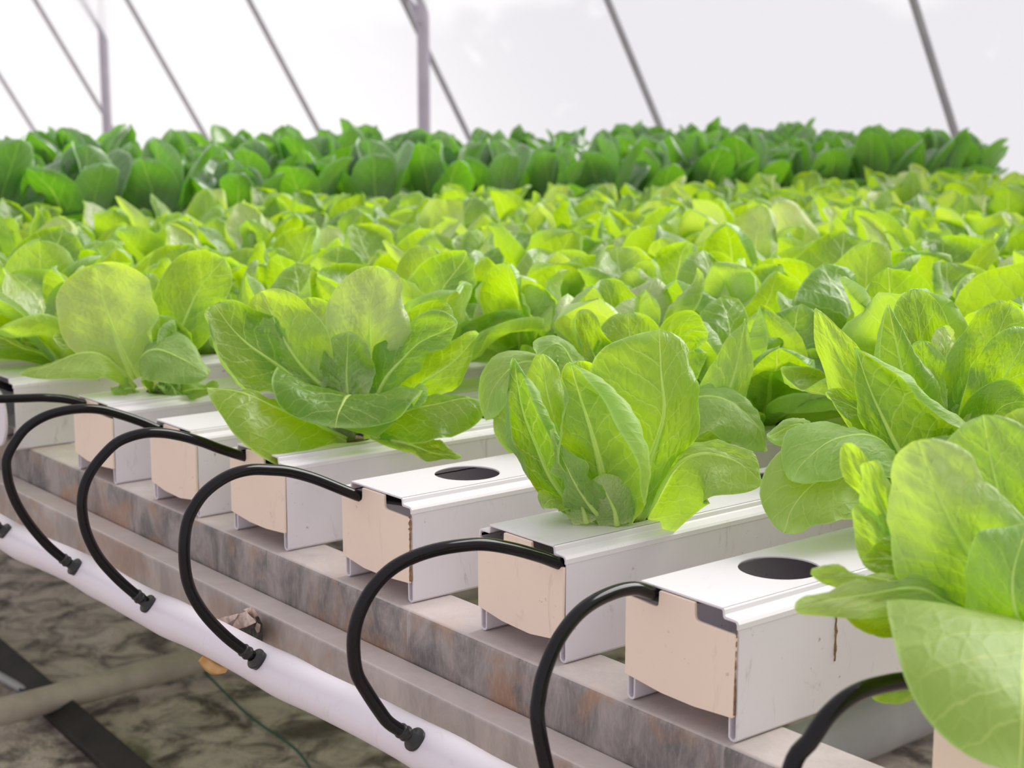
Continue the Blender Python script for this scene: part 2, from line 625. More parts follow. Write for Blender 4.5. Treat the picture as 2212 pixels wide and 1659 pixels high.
def cap_mesh(rng):
    j = lambda s: rng.uniform(-s, s)
    e = HW-0.0006
    zl, zr = 0.0186+j(.0006), 0.0175+j(.0006)
    nz = 0.0722+j(.0008)
    pts = [(-e, zl, 0.6), (-0.018+j(.004), 0.0146, 1.5), (0.012+j(.004), 0.0138+j(.001), 1.5), (e-0.001, zr, 0.6), (e, nz-0.0008, 0.4), (0.0145, nz, 2.0), (0.0140, TOP-0.0019, 0.8), (-0.0180, TOP-0.0019, 0.8), (-0.0185, nz+0.0002, 2.0), (-e, nz+0.0008, 0.4)]
    bm = bmesh.new()
    add_prism(bm, round_poly(pts, 0.0016), -0.0028, -0.0003)
    bmesh.ops.recalc_face_normals(bm, faces=bm.faces)
    me = bpy.data.meshes.new('end_cap')
    bm.to_mesh(me)
    bm.free()
    return me


BODY, LID = body_mesh(), lid_mesh()
for me, mt in ((BODY, M_PVC), (LID, M_LID)):
    me.materials.append(mt)

CHX = {'A': -0.8889, 'B': -0.7070, 'C': -0.5509, 'D': -0.3568, 'E': -0.1739, 'F': 0.0, 'G': 0.243}
CHY = {'A': -0.0043, 'B': -0.0007, 'C': 0.0054, 'D': 0.0057, 'E': 0.0098, 'F': 0.0, 'G': 0.003, 'Z': -0.022}
CHX['Z'] = -1.122
CH_DESC = {
    'A': 'white channel under the big lettuce leaves by the left edge, beige notched front cap',
    'B': 'white channel with plain white lid beside the lettuce with the low drooping leaf',
    'C': 'white channel carrying the spread out lettuce, its lid front hidden by a leaf',
    'D': 'white channel with empty front hole, left one, brown sealant line on beige cap',
    'E': 'white channel between the two empty holes, upright lettuce in its front hole',
    'F': 'white channel with empty front hole nearest the camera, dirt streak on its side',
    'G': 'white channel under the blurred foreground lettuce at the bottom right corner',
    'Z': 'white channel with broken white front cap at the left edge of the photo'}
CH_SHORT = {'A': 'first fully seen channel at the left', 'B': 'second beige-capped channel from the left', 'C': 'channel whose lid front is under a leaf', 'D': 'channel with the brown-edged beige cap', 'E': 'channel between the two empty holes', 'F': 'channel with the nearest empty hole', 'G': 'bottom right corner channel', 'Z': 'broken-capped channel at the left edge'}
rngc = random.Random(4)
CAPS = [cap_mesh(rngc) for _ in range(4)]
for me in CAPS:
    me.materials.append(M_CAP)


def link_copy(name, me, parent, loc=(0, 0, 0)):
    o = bpy.data.objects.new(name, me)
    COL.objects.link(o)
    o.parent = parent
    o.location = loc
    return o


for me in [BODY, LID]+CAPS:
    me.polygons.foreach_set('use_smooth', [False]*len(me.polygons))

ALLX = []
for i, k in enumerate('GFEDCBAZ'):
    ALLX.append((k, CHX[k], CHY[k]))
n_let = 0
x = CHX['Z']
LETX = ['GFEDCBAZ'[i] for i in range(8)]
extra = []
for i in range(6):
    x -= 0.18
    extra.append(('L%d' % i, x, rngc.uniform(-.01, .01)))
x -= 0.21
for i in range(8):
    extra.append(('K%d' % i, x, rngc.uniform(-.01, .01)))
    x -= 0.20
XR = {}
for k, cx, cy in ALLX+extra:
    XR[k] = (cx, cy)
    if k in CH_DESC:
        lab, grp = CH_DESC[k], 'white growing channels on the rusty rail'
    else:
        lab, grp = 'white growing channel buried under plants beyond the left edge channels', 'white growing channels hidden under the far plants'
    ch = empty('growing_channel', (cx, cy, 0.0), lab, 'channel', grp)
    b = link_copy('body', BODY, ch)
    l = link_copy('lid', LID, ch)
    for o in (b, l):
        bv = o.modifiers.new('bevel', 'BEVEL')
        bv.width = 0.0004
        bv.limit_method = 'ANGLE'
        bv.angle_limit = math.radians(50)
    if k == 'Z':
        pts = [(-.05, .012, 1), (-.02, .004, 5), (.030, .002, 6), (.046, .020, 8), (.0485, .045, 6), (.040, .066, 8), (.018, .074, 5), (-.05, .070, 1)]
        bm = bmesh.new()
        add_prism(bm, round_poly(pts, .002), -0.012, -0.008)
        bmesh.ops.recalc_face_normals(bm, faces=bm.faces)
        c = link_mesh('end_cap', bm, M_CAPW, ch, smooth=False, bevel=0.001)
        c['label'] = 'broken rounded white end cap'
    else:
        c = link_copy('end_cap', CAPS[len(k) % 2+(ord(k[0]) % 3 if len(k) == 1 else int(k[1]) % 3) % 3], ch)
        bv = c.modifiers.new('bevel', 'BEVEL')
        bv.width = 0.0005
        bv.segments = 2
        bv.limit_method = 'ANGLE'
        bv.angle_limit = math.radians(40)
    if k in 'ADF' and k != 'A':
        # bead of brown sealant between cap and wall
        bm = bmesh.new()
        r = random.Random(ord(k))
        P = [Vector((HW-0.0012+r.uniform(-.0003, .0003), -0.0016, 0.019+0.053*i/26)) for i in range(27)]
        w_ = 0.0011 if k == 'D' else 0.0006
        add_tube(bm, P, lambda t, r=r, w_=w_: w_*(0.55+0.8*r.random()), 8)
        s = link_mesh('sealant_bead', bm, M_RUSTEDGE, ch)
        s['label'] = 'brown sealant line beside the beige cap'
    if k == 'F':
        # a trickle of dried dirt below the lid and a few raised spots
        bm = bmesh.new()
        r = random.Random(8)
        P = [Vector((HW-0.0004, 0.0915+r.uniform(-.0004, .0004), 0.0685-0.035*i/14)) for i in range(15)]
        add_tube(bm, P, lambda t: 0.0009+0.0006*math.sin(t*9+1)**2, 8)
        s = link_mesh('dirt_streak', bm, M_RUSTEDGE, ch)
        s['label'] = 'brown dirt trickle down the side wall'

# ------------------------------------------------------------------ bench steel, pipe, hoses
def struct_beam(name, label, x0, x1, y0, y1, z0, z1, mat, bev, cat='beam'):
    bm = bmesh.new()
    n = 60
    prev = None
    for i in range(n+1):
        x = x0+(x1-x0)*i/n
        ring = [bm.verts.new((x, y, z)) for y, z in ((y0, z0), (y0, z1), (y1, z1), (y1, z0))]
        if prev:
            for k in range(4):
                bm.faces.new((prev[k], ring[k], ring[(k+1) % 4], prev[(k+1) % 4]))
        else:
            bm.faces.new(ring)
        prev = ring
    bm.faces.new(prev[::-1])
    bmesh.ops.recalc_face_normals(bm, faces=bm.faces)
    o = link_mesh(name, bm, mat, smooth=True, bevel=bev)
    return tag(o, label, cat)


X0, X1 = -4.0, 0.75
struct_beam('support_rail', 'rusty grey square steel rail carrying the front ends of the white channels', X0, X1, -0.007, 0.0466, -0.05, 0.0, M_RAIL, 0.004)
struct_beam('bench_beam', 'lower pale galvanised steel beam between the rusty rail and the white pipe', X0, X1, -0.036, -0.0075, -0.093, -0.041, M_BEAM, 0.0025)
for i, yy in enumerate((1.35, 2.65, 3.75)):
    o = struct_beam('cross_rail', 'steel rail under the middle of the channels, hidden by the plants', X0, X1, yy, yy+.05, -0.05, 0.0, M_RAIL, 0.003)
    tag(o, group='hidden rails under the channels')
GZ = -0.62
for i, xx in enumerate((-3.6, 0.70)):
    bm = bmesh.new()
    add_box(bm, xx-.025, xx+.025, 0.0, .04, GZ, -0.05)
    o = link_mesh('bench_leg', bm, M_GALV, smooth=False, bevel=.003)
    tag(o, 'square steel leg under the %s end of the rusty rail' % ('far' if i == 0 else 'near'), 'leg')

PY_, PZ_, PR = -0.090, -0.044, 0.0162


def pz(x):
    return PZ_+0.0167*x


bm = bmesh.new()
conn_x = {'B': -0.722, 'C': -0.562, 'D': -0.368, 'E': -0.150, 'F': 0.006, 'G': 0.212, 'A': -0.905}
path = [Vector((X0+(X1-X0)*i/400, PY_, pz(X0+(X1-X0)*i/400))) for i in range(401)]


def pr(t):
    x = X0+(X1-X0)*t
    r = PR
    for c in conn_x.values():
        r += 0.0014*math.exp(-((x-c-0.02)/0.03)**2)
    return r


for p in path:
    p.z += 0.0012*math.sin(p.x*23)
    p.y += 0.001*math.sin(p.x*17+1)
add_tube(bm, path, pr, 32)
o = link_mesh('supply_pipe', bm, M_PIPE)
tag(o, 'long lilac-white plastic pipe running along below the rail, hoses plugged in', 'pipe')

HOSE = {
 'E': [(841, 1562), (820, 1536), (791, 1492), (771, 1455), (764, 1411), (765, 1368), (776, 1325), (800, 1278), (835, 1238), (878, 1210), (936, 1189), (1000, 1178), (1050, 1176), (1110, 1186), (1170, 1203), (1219, 1220)],
 'D': [(542, 1416), (488, 1375), (438, 1321), (407, 1262), (398, 1194), (404, 1131), (424, 1088), (452, 1055), (495, 1027), (539, 1015), (582, 1015), (625, 1019), (680, 1034), (745, 1060), (785, 1074)],
 'C': [(312, 1296), (289, 1281), (250, 1246), (213, 1203), (187, 1151), (177, 1099), (180, 1058), (195, 1021), (221, 986), (256, 954), (304, 937), (347, 935), (391, 942), (434, 954), (480, 969), (536, 988)],
 'B': [(124, 1197), (98, 1173), (65, 1134), (37, 1090), (20, 1047), (14, 1010), (15, 990), (28, 962), (54, 927), (91, 902), (130, 889), (174, 883), (217, 885), (260, 896), (304, 911), (345, 921)],
 'F': [None, None, (1172, 1640), (1163, 1570), (1165, 1500), (1180, 1440), (1210, 1375), (1255, 1320), (1310, 1286), (1370, 1271), (1425, 1271)],
 'G': [None, None, (1672, 1720), (1710, 1660), (1750, 1600), (1790, 1543), (1840, 1502), (1900, 1480), (1975, 1472), (2030, 1476)],
}
slot_x = {'E': -0.131, 'D': -0.381, 'C': -0.573, 'B': -0.731, 'F': -0.0245, 'G': 0.2175}
TUBE_R = 0.0046
HD = {
 'E': 'black hose arching over a beige cap into the channel of the upright lettuce',
 'D': 'black hose looping into the channel with the left empty hole',
 'C': 'black hose looping in under the low drooping leaf of the spread out lettuce',
 'B': 'black hose loop farthest left with its plug showing on the pipe',
 'F': 'black hose rising into the channel with the nearest empty hole',
 'G': 'thick blurred black hose at the bottom right by the foreground lettuce',
 'A': 'black hose running straight in from the left edge to the first beige cap',
 'Z': 'short piece of black hose entering the broken-capped channel at the left edge'}
CN = Vector((0, -0.76, 0.65)).normalized()


def make_hose(k, pts, cx):
    surf = Vector((cx, PY_, pz(cx)))+CN*(PR+0.0012)
    h = empty('feed_hose', surf, HD[k], 'hose', 'black feed hoses between pipe and channels')
    base = surf+CN*0.0085
    P = [base]+pts
    e = P[-1]
    e.z = min(e.z, 0.0772)
    P[-2].z = min(P[-2].z, e.z+0.011)
    P += [e+Vector((0, 0.02, -0.004)), e+Vector((0, 0.05, -0.012))]
    c = catmull(P, 90)
    bm = bmesh.new()
    add_tube(bm, [p-surf for p in c], TUBE_R, 18)
    link_mesh('tube', bm, M_BLACK, h)
    T = (c[3]-c[0]).normalized()
    bm = bmesh.new()
    cc = [base-surf+T*0.0005+T*0.008*i/8 for i in range(9)]
    prof = [0.0050, 0.0056, 0.0056, 0.0052, 0.0051, 0.0051, 0.0055, 0.0054, 0.0047]
    add_tube(bm, cc, lambda t: prof[int(round(t*8))], 18)
    link_mesh('collar', bm, M_RUBBER, h)
    bm = bmesh.new()
    cc = [CN*z for z in (-0.004, 0.0, 0.0004, 0.0016, 0.0022, 0.0024, 0.0085)]
    pf = [0.0078, 0.0082, 0.0086, 0.0086, 0.0080, 0.0046, 0.0044]
    add_tube(bm, cc, lambda t: pf[int(round(t*6))], 24)
    link_mesh('plug', bm, M_RUBBER, h)
    return h


wp = {}
for k, pl in HOSE.items():
    sx, cx = slot_x[k], conn_x[k]
    n = len(pl)
    pts = []
    for i, q in enumerate(pl):
        if q is None:
            continue
        t = (i/(n-1))
        s = t*t*(3-2*t)
        pts.append(on_x(q[0], q[1], cx+(sx-cx)*s))
    if k in 'FG':
        pts = ([] if k == 'F' else [Vector((cx, -0.116, -0.03)), Vector((cx, -0.131, -0.008)), Vector((cx, -0.146, 0.032))])+pts[(1 if k == 'F' else 1):]
    if k == 'G':
        pts.append(Vector((sx, 0.0, 0.080)))
    wp[k] = pts
    make_hose(k, pts, cx)
dB = Vector((CHX['A']-CHX['B'], CHY['A']-CHY['B'], 0))
ptsA = [p+dB for p in wp['B'][:11]]+[on_x(q[0], q[1], -0.905) for q in ((60, 860), (110, 860), (150, 864), (188, 867))]
ptsA[9:11] = []
make_hose('A', ptsA, conn_x['A'])
dZ = on_x(22, 838, -1.10)-wp['B'][-1]
make_hose('Z', [p+dZ+Vector((0, 0, 0)) for p in wp['B'][3:]], wp['B'][0].x+dZ.x)

# ------------------------------------------------------------------ the broken clip on the pipe
base = on_y(520, 1370, -0.055)
cl = empty('pipe_clip', base, 'broken peeling pinkish clip with black algae behind the white pipe', 'clip')


def shard(name, px, mat, y0, y1, seed):
    r = random.Random(seed)
    bm = bmesh.new()
    a = [bm.verts.new(on_y(q[0], q[1], y0+r.uniform(-.002, .002))-base) for q in px]
    b = [bm.verts.new(on_y(q[0], q[1], y1+r.uniform(-.002, .002))-base) for q in px]
    n = len(px)
    bm.faces.new(a)
    bm.faces.new(b[::-1])
    for i in range(n):
        bm.faces.new((a[i], b[i], b[(i+1) % n], a[(i+1) % n]))
    bmesh.ops.recalc_face_normals(bm, faces=bm.faces)
    bmesh.ops.triangulate(bm, faces=bm.faces)
    return link_mesh(name, bm, mat, cl, smooth=False, bevel=0.0006)


# crop (400,1270) scale .1205
q_ = lambda L: [(400+x*.12054, 1270+y*.12054) for x, y in L]
shard('broken_plate', q_([(530, 590), (700, 520), (960, 460), (900, 560), (760, 640), (640, 690)]), M_CLIP, -0.060, -0.066, 1)
shard('broken_plate', q_([(960, 470), (1100, 420), (1140, 480), (1230, 560), (1270, 620), (1100, 700), (920, 750), (830, 720), (880, 620)]), M_CLIP, -0.058, -0.066, 2)
shard('broken_plate', q_([(1040, 390), (1120, 360), (1200, 340), (1300, 480), (1230, 550), (1120, 450)]), M_CLIP, -0.054, -0.060, 3)
shard('broken_plate', q_([(1280, 620), (1350, 660), (1330, 790), (1290, 810), (1250, 720)]), M_CLIP, -0.050, -0.056, 4)
o = shard('algae_patch', q_([(600, 700), (760, 640), (900, 700), (1100, 700), (1280, 600), (1240, 520), (1310, 500), (1390, 660), (1390, 960), (1300, 1010), (1000, 900), (700, 860)]), M_ALGAE, -0.042, -0.050, 5)
o['label'] = 'black algae growth under the broken clip'
bm = bmesh.new()
hk = q_([(250, 1290), (330, 1400), (440, 1500), (560, 1530), (740, 1495)])
hp = [on_y(x, y, -0.098+0.004*i)-base for i, (x, y) in enumerate(hk)]
c = catmull(hp, 24)
rows = []
for i, p in enumerate(c):
    t = i/23
    wdt = 0.0085*math.sin(PI*min(1, t*0.9+.1))**.5
    up = Vector((0.35, 0.6, 0.72))
    rows.append([bm.verts.new(p+up*wdt*a+Vector((0, -.001*b, -.0012*b))) for a, b in ((0, 1), (0.5, 1.2), (1, 1), (1, -1), (.5, -.8), (0, -1))])
for a, b in zip(rows, rows[1:]):
    for k in range(6):
        bm.faces.new((a[k], a[(k+1) % 6], b[(k+1) % 6], b[k]))
bm.faces.new(rows[0][::-1])
bm.faces.new(rows[-1])
bmesh.ops.recalc_face_normals(bm, faces=bm.faces)
o = link_mesh('hook', bm, M_TAN, cl)
o['label'] = 'tan hook end showing below the pipe'

# ------------------------------------------------------------------ ground and things on it
bm = bmesh.new()
bmesh.ops.create_grid(bm, x_segments=160, y_segments=110, size=1.0)
rg = random.Random(2)
import mathutils
for v in bm.verts:
    v.co.x = -9+v.co.x*14
    v.co.y = 2.0+v.co.y*5.5
    n = mathutils.noise.fractal(v.co*3.0, 1.0, 2.0, 4)
    v.co.z = GZ+0.014*n
o = link_mesh('floor', bm, M_SOIL)
tag(o, kind='structure')


def lying(name, label, cat, p0, p1, mat, r, sq=False, group=None):
    bm = bmesh.new()
    P = [Vector(p0).lerp(Vector(p1), i/12) for i in range(13)]
    if sq:
        add_tube(bm, P, r, 4)
    else:
        add_tube(bm, P, r, 14)
    o = link_mesh(name, bm, mat, smooth=not sq, bevel=.004 if sq else 0)
    return tag(o, label, cat)


def on_z(px, py, Z):
    r = ray(px, py)
    return CAM+r*((Z-CAM.z)/r.z)


a, b = on_z(-150, 1578, GZ+.045), on_z(470, 1415, GZ+.045)
lying('ground_bar', 'pale weathered bar lying across the dark timber on the ground, lower left', 'bar', a+(a-b)*.3, b+(b-a)*1.2, M_BAR, 0.023)
a, b = on_z(-60, 1370, GZ+.012), on_z(290, 1680, GZ+.012)
lying('timber_sleeper', 'dark wet timber lying on the ground at the lower left', 'timber', a+(a-b)*.5, b+(b-a)*.6, M_TIMBER, 0.034, True)
a, b = on_z(-40, 1440, GZ+.02), on_z(70, 1500, GZ+.02)
lying('thin_pipe', 'thin grey pipe on the ground at the left edge beside the dark timber', 'pipe', a+(a-b), b, M_GALV, 0.008)
a, b = on_z(1680, 1650, GZ+.05), on_z(2060, 1500, GZ+.05)
lying('ground_pipe', 'broad grey pipe on the ground seen below the bottom right corner lettuce', 'pipe', a+(a-b)*.3, b+(b-a)*.8, M_SLAB, 0.045)
bm = bmesh.new()
P = catmull([on_z(x, y, GZ+.02) for x, y in ((440, 1450), (520, 1530), (570, 1570), (640, 1620), (690, 1690))], 40)
add_tube(bm, P, 0.0022, 6)
o = link_mesh('twine', bm, M_STRING)
tag(o, 'faint green twine lying on the soil below the white pipe', 'twine')

# ------------------------------------------------------------------ greenhouse wall
YW, LEAN, ZR = 5.0, 0.60, 0.385


def wall_pt(x, z, off=0.0):
    return Vector((x, YW-LEAN*(z-ZR)-off, z))


bm = bmesh.new()
g = []
NX, NZ = 90, 14
for i in range(NX+1):
    row = []
    for j in range(NZ+1):
        xx = -23+25.5*i/NX
        z = GZ+(1.75-GZ)*j/NZ
        v = wall_pt(xx, z)
        v.y += 0.012*math.sin(xx*2.3+z)+0.006*math.sin(xx*6+2*z)
        row.append(bm.verts.new(v))
    g.append(row)
for i in range(NX):
    for j in range(NZ):
        bm.faces.new((g[i][j], g[i+1][j], g[i+1][j+1], g[i][j+1]))
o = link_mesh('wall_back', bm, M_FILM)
tag(o, kind='structure')
PIPE_PX = [62, 235, 427, 680, 1000, 1425, 2060]
PW = [0.021]*7
names = ['leftmost thin sloping wall pipe, cut off by the left photo edge', 'sloping wall pipe that meets the left upright post at its foot', 'sloping wall pipe just right of the left upright post', 'sloping wall pipe halfway between the two upright posts', 'sloping wall pipe crossing behind the right, thicker upright post', 'single sloping wall pipe standing in the middle of the right film', 'rightmost and thickest looking sloping wall pipe near the photo corner']
for px, nm in zip(PIPE_PX, names):
    xx = on_y(px, 252, YW).x
    bm = bmesh.new()
    P = [wall_pt(xx, GZ+(1.9-GZ)*i/10, 0.03) for i in range(11)]
    add_tube(bm, P, 0.0185, 14)
    o = link_mesh('wall_pipe', bm, M_GALV)
    tag(o, nm, 'pipe', 'sloping pipes of the greenhouse wall')
for (px, py), nm in (((226, 150), 'slim upright lilac-grey post at the back left'), ((915, 150), 'broad upright lilac-grey post at the back near the middle')):
    q = on_y(px, py, 4.62)
    r = 0.036 if px > 500 else 0.037
    po = empty('greenhouse_post', (q.x, q.y, GZ), nm, 'post')
    bm = bmesh.new()
    add_tube(bm, [Vector((0, 0, (2.2-GZ)*i/8)) for i in range(9)], r, 20)
    link_mesh('shaft', bm, M_POST, po)
    if px > 500:
        bm = bmesh.new()
        top = on_y(885, -5, 4.60)-Vector((q.x, q.y, GZ))
        foot = on_y(905, 40, 4.60)-Vector((q.x, q.y, GZ))
        add_tube(bm, [foot+(top-foot)*t for t in (-.3, 0, 1, 3)], 0.02, 12)
        link_mesh('brace', bm, M_POST, po)

# ------------------------------------------------------------------ plants
def leaf_data(P, n0, n1, wl, wr, cup=0.5, curl=(0.0, 0.0), nu=14, nv=10, m=0.60, base=0.16, tipp=2.2, ruffle=0.002, pucker=0.002, seed=0, pale=0.0, nveins=8.0, edge=0.62, buckle=0.0035, tipe=0.5, flip=0):
    """points, faces, uv and paleness of one leaf blade: a sheet swept along the spine P.
    n0/n1: side of the sheet the edges bend towards at the base / at the tip."""
    r = random.Random(seed)
    path = catmull(P, 40)
    n0, n1 = Vector(n0), Vector(n1)
    L = sum((b-a).length for a, b in zip(path, path[1:]))
    ts = [1-(1-i/nu)**1.35 for i in range(nu+1)]
    vs = [-1+2*j/nv for j in range(nv+1)]
    ph = [r.uniform(0, 6.28) for _ in range(6)]
    co, uvs, pl = [], [], []
    fr1, fr2 = r.uniform(1.6, 2.6), r.uniform(3.2, 5.0)
    asym = r.uniform(-.06, .06)
    Ts = [(sample(path, min(1, t+.03))-sample(path, max(0, t-.03))).normalized() for t in ts]
    ns = [n0.lerp(n1, t) for t in ts]
    if (n0-n1).length < 1e-6:                        # carry one direction along the spine from its middle
        mid = min(range(len(ts)), key=lambda i: abs(ts[i]-.5))
        cur = (n0-Ts[mid]*n0.dot(Ts[mid])).normalized()
        ns[mid] = cur
        for rng_ in (range(mid+1, len(ts)), range(mid-1, -1, -1)):
            v_ = cur
            for i in rng_:
                v_ = (v_-Ts[i]*v_.dot(Ts[i])).normalized()
                ns[i] = v_
    for t, T, n in zip(ts, Ts, ns):
        c = sample(path, t)
        S = T.cross(n)
        if S.length < 1e-5:
            S = T.orthogonal()
        S.normalize()
        n = S.cross(T).normalized()
        if t < m:
            pf = base+(1-base)*math.sin(PI/2*t/m)**1.35
        else:
            pf = max(0.0, 1-((t-m)/(1-m))**tipp)**tipe
        pf = max(pf, 0.012)
        half = {}
        for side in (-1, 1):
            w_ = (wl if side < 0 else wr)*pf
            cu = curl[0 if side < 0 else 1]
            x, z = 0.0, 0.0
            K = nv//2
            half[(side, 0)] = (0, 0, 0)
            for k in range(1, K+1):
                a = (k-.5)/K
                e = max(0, (a-edge)/(1-edge))
                ang = cup*a*(0.55+0.45*t)+cu*e*e*(3-2*e)*min(1, .35+t*1.1)
                x += math.cos(ang)*w_/K
                z += math.sin(ang)*w_/K
                half[(side, k)] = (x, z, ang)
        for j, v in enumerate(vs):
            k = abs(j-nv//2)
            side = -1 if v < 0 else 1
            x, z, ang = half[(side, k)]
            a = abs(v)
            ln = n*math.cos(ang)-S*side*math.sin(ang)
            vp = (t*nveins-2.4*(a*pf)**0.8+0.23*side)
            d = pucker*pf*(math.cos(2*PI*(vp-0.5))*(0.25+0.75*(1-a))*min(1, a*4)+0.9*math.sin(7*a+5*t+ph[0])*math.sin(9*t+ph[1]+side))
            d += ruffle*a*a*(math.sin(2*PI*fr1*t+ph[2]+side*ph[3])+0.5*math.sin(2*PI*fr2*t+ph[4]*side))*min(1, t*2)
            d += buckle*pf*(math.sin(7.5*t+ph[1])*math.cos(1.9*v+ph[3])+0.6*math.sin(12*t+ph[4]+2.6*v))*min(1, t*2.2)
            p = c+S*(side*x+asym*wl*math.sin(3*t+ph[5])*0.5)+n*z+ln*d
            co.append(p)
            uvs.append((t, 0.5+0.5*v*pf))
            pl.append(max(0.0, min(1.0, pale*(0.6+0.4*math.sin(4*t+ph[0]))+max(0, 0.12-t)*3.0)))
    faces = []
    W_ = nv+1
    for i in range(nu):
        for j in range(nv):
            q = i*W_+j
            faces.append((q, q+1, q+W_+1, q+W_))
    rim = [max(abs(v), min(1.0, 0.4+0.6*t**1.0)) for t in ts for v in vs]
    return co, faces, uvs, pl, path, L, rim, [float(flip)]*len(co)


def mesh_from(name, parts, mat):
    """one mesh out of several leaf_data results"""
    co, faces, uvs, pl, rim, flp = [], [], [], [], [], []
    for d in parts:
        flp += d[7]
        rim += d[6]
        o = len(co)
        co += d[0]
        faces += [tuple(i+o for i in f) for f in d[1]]
        uvs += d[2]
        pl += d[3]
    me = bpy.data.meshes.new(name)
    me.from_pydata([tuple(c) for c in co], [], faces)
    ul = me.uv_layers.new(name='UVMap')
    idx = np.empty(len(me.loops), np.int32)
    me.loops.foreach_get('vertex_index', idx)
    ul.data.foreach_set('uv', np.array(uvs, np.float32)[idx].ravel())
    at = me.attributes.new('pale', 'FLOAT', 'POINT')
    at.data.foreach_set('value', np.array(pl, np.float32))
    at = me.attributes.new('flip', 'FLOAT', 'POINT')
    at.data.foreach_set('value', np.array(flp, np.float32))
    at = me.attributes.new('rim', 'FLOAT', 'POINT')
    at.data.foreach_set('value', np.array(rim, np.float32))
    me.polygons.foreach_set('use_smooth', [True]*len(me.polygons))
    me.materials.append(mat)
    me.update()
    return me


def rib_mesh(d, wmax, mat, frac=0.9):
    """raised midrib following the leaf's own middle line"""
    co = d[0]
    nvp = None
    n = len(d[0])
    # middle column of the sheet
    uv = d[2]
    mid = [i for i in range(n) if abs(uv[i][1]-0.5) < 1e-6]
    pts = [co[i] for i in mid]
    pts = catmull(pts, 28)
    pts = pts[:int(len(pts)*frac)]
    bm = bmesh.new()
    add_tube(bm, pts, lambda t: wmax*((1-t)**1.3*0.9+0.1), 8)
    me = bpy.data.meshes.new('midrib')
    bm.normal_update()
    bm.to_mesh(me)
    bm.free()
    me.polygons.foreach_set('use_smooth', [True]*len(me.polygons))
    me.materials.append(mat)
    return me


def stem_mesh(h=0.02, r=0.013):
    bm = bmesh.new()
    add_tube(bm, [Vector((0, 0, z)) for z in (-0.03, -0.01, 0.0, h*.5, h)], lambda t: r*(1-0.25*t), 14)
    me = bpy.data.meshes.new('stem')
    bm.to_mesh(me)
    bm.free()
    me.polygons.foreach_set('use_smooth', [True]*len(me.polygons))
    me.materials.append(M_STEM)
    return me


def plug_mesh():
    bm = bmesh.new()
    add_tube(bm, [Vector((0, 0, z)) for z in (-0.04, -0.008, -0.002)], 0.020, 18)
    me = bpy.data.meshes.new('growing_plug')
    bm.to_mesh(me)
    bm.free()
    me.materials.append(M_SUB)
    return me


STEM, PLUG = stem_mesh(), plug_mesh()


def polar_leaf(az, elev, length, droop, w, r, out0=0.010, **kw):
    """generic rosette leaf in plant coordinates"""
    ca, sa = math.cos(az), math.sin(az)
    rad, z = out0, 0.0
    P = [Vector((ca*rad, sa*rad, -0.004))]
    e = elev+0.25
    K = 5
    for k in range(K):
        rad += math.cos(e)*length/K
        z += math.sin(e)*length/K
        P.append(Vector((ca*rad, sa*rad, z)))
        e -= droop/K
    sw = r.uniform(-.25, .25)
    for k, p in enumerate(P):
        p += Vector((-sa, ca, 0))*sw*length*(k/K)**2*0.6
    n_in = Vector((-ca*math.sin(elev), -sa*math.sin(elev), math.cos(elev)))
    e2 = elev-droop*.8
    n_tip = Vector((-ca*math.sin(e2), -sa*math.sin(e2), math.cos(e2)))
    return P, n_in, n_tip


def proto_lettuce(seed, nu=14, nv=10):
    r = random.Random(seed)
    leaves = []
    a0 = r.uniform(0, 6.28)
    k = 0
    big = r.uniform(0.92, 1.08)

    def add(az, el, L, dr, w, flip, cup, curl, pale, pk):
        nonlocal k
        k += 1
        P, n0, n1 = polar_leaf(az, el, L*big, dr, w, r)
        if flip:
            n0, n1 = -n0, -n1
        leaves.append(leaf_data(P, n0, n1, w*big*r.uniform(.85, 1.1), w*big*r.uniform(.85, 1.1), cup=cup, curl=curl, nu=nu, nv=nv, m=r.uniform(.52, .68), base=.20, tipp=r.uniform(1.7, 2.6), ruffle=r.uniform(.002, .006), pucker=pk, seed=seed*97+k, pale=pale, flip=int(flip), tipe=r.choice((.5, .5, .7)), buckle=.005))
    n = r.choice((4, 5, 5))
    for i in range(n):
        fl = r.random() < .5
        add(a0+i*2*PI/n+r.uniform(-.3, .3), r.uniform(.25, .55), r.uniform(.115, .14), r.uniform(.5, 1.1), r.uniform(.042, .054), fl, r.uniform(.4, .9), (r.uniform(0, 2.0), r.uniform(0, 2.0)), 0.0, .002)
    for i in range(4):
        fl = r.random() < .35
        add(a0+.5+i*2*PI/4+r.uniform(-.35, .35), r.uniform(.7, 1.05), r.uniform(.115, .145), r.uniform(.1, .7), r.uniform(.042, .055), fl, r.uniform(.4, .9), (r.uniform(.2, 2.6)*(r.random() < .7), r.uniform(.2, 2.6)*(r.random() < .7)), r.choice((0, 0, .15, .5)), .003)
    for i in range(3):
        add(a0+1.1+i*2*PI/3+r.uniform(-.4, .4), r.uniform(1.15, 1.45), r.uniform(.085, .118), r.uniform(-.5, .4), r.uniform(.032, .044), r.random() < .15, r.uniform(.7, 1.3), (r.uniform(0, 1), r.uniform(0, 1)), r.choice((0.0, .25, .6, .85)), .0034)
    for i in range(2):
        add(a0+i*PI+r.uniform(-.4, .4), 1.45, r.uniform(.06, .08), -.9, .028, False, 1.2, (0, 0), r.choice((.3, .8)), .004)
    return leaves


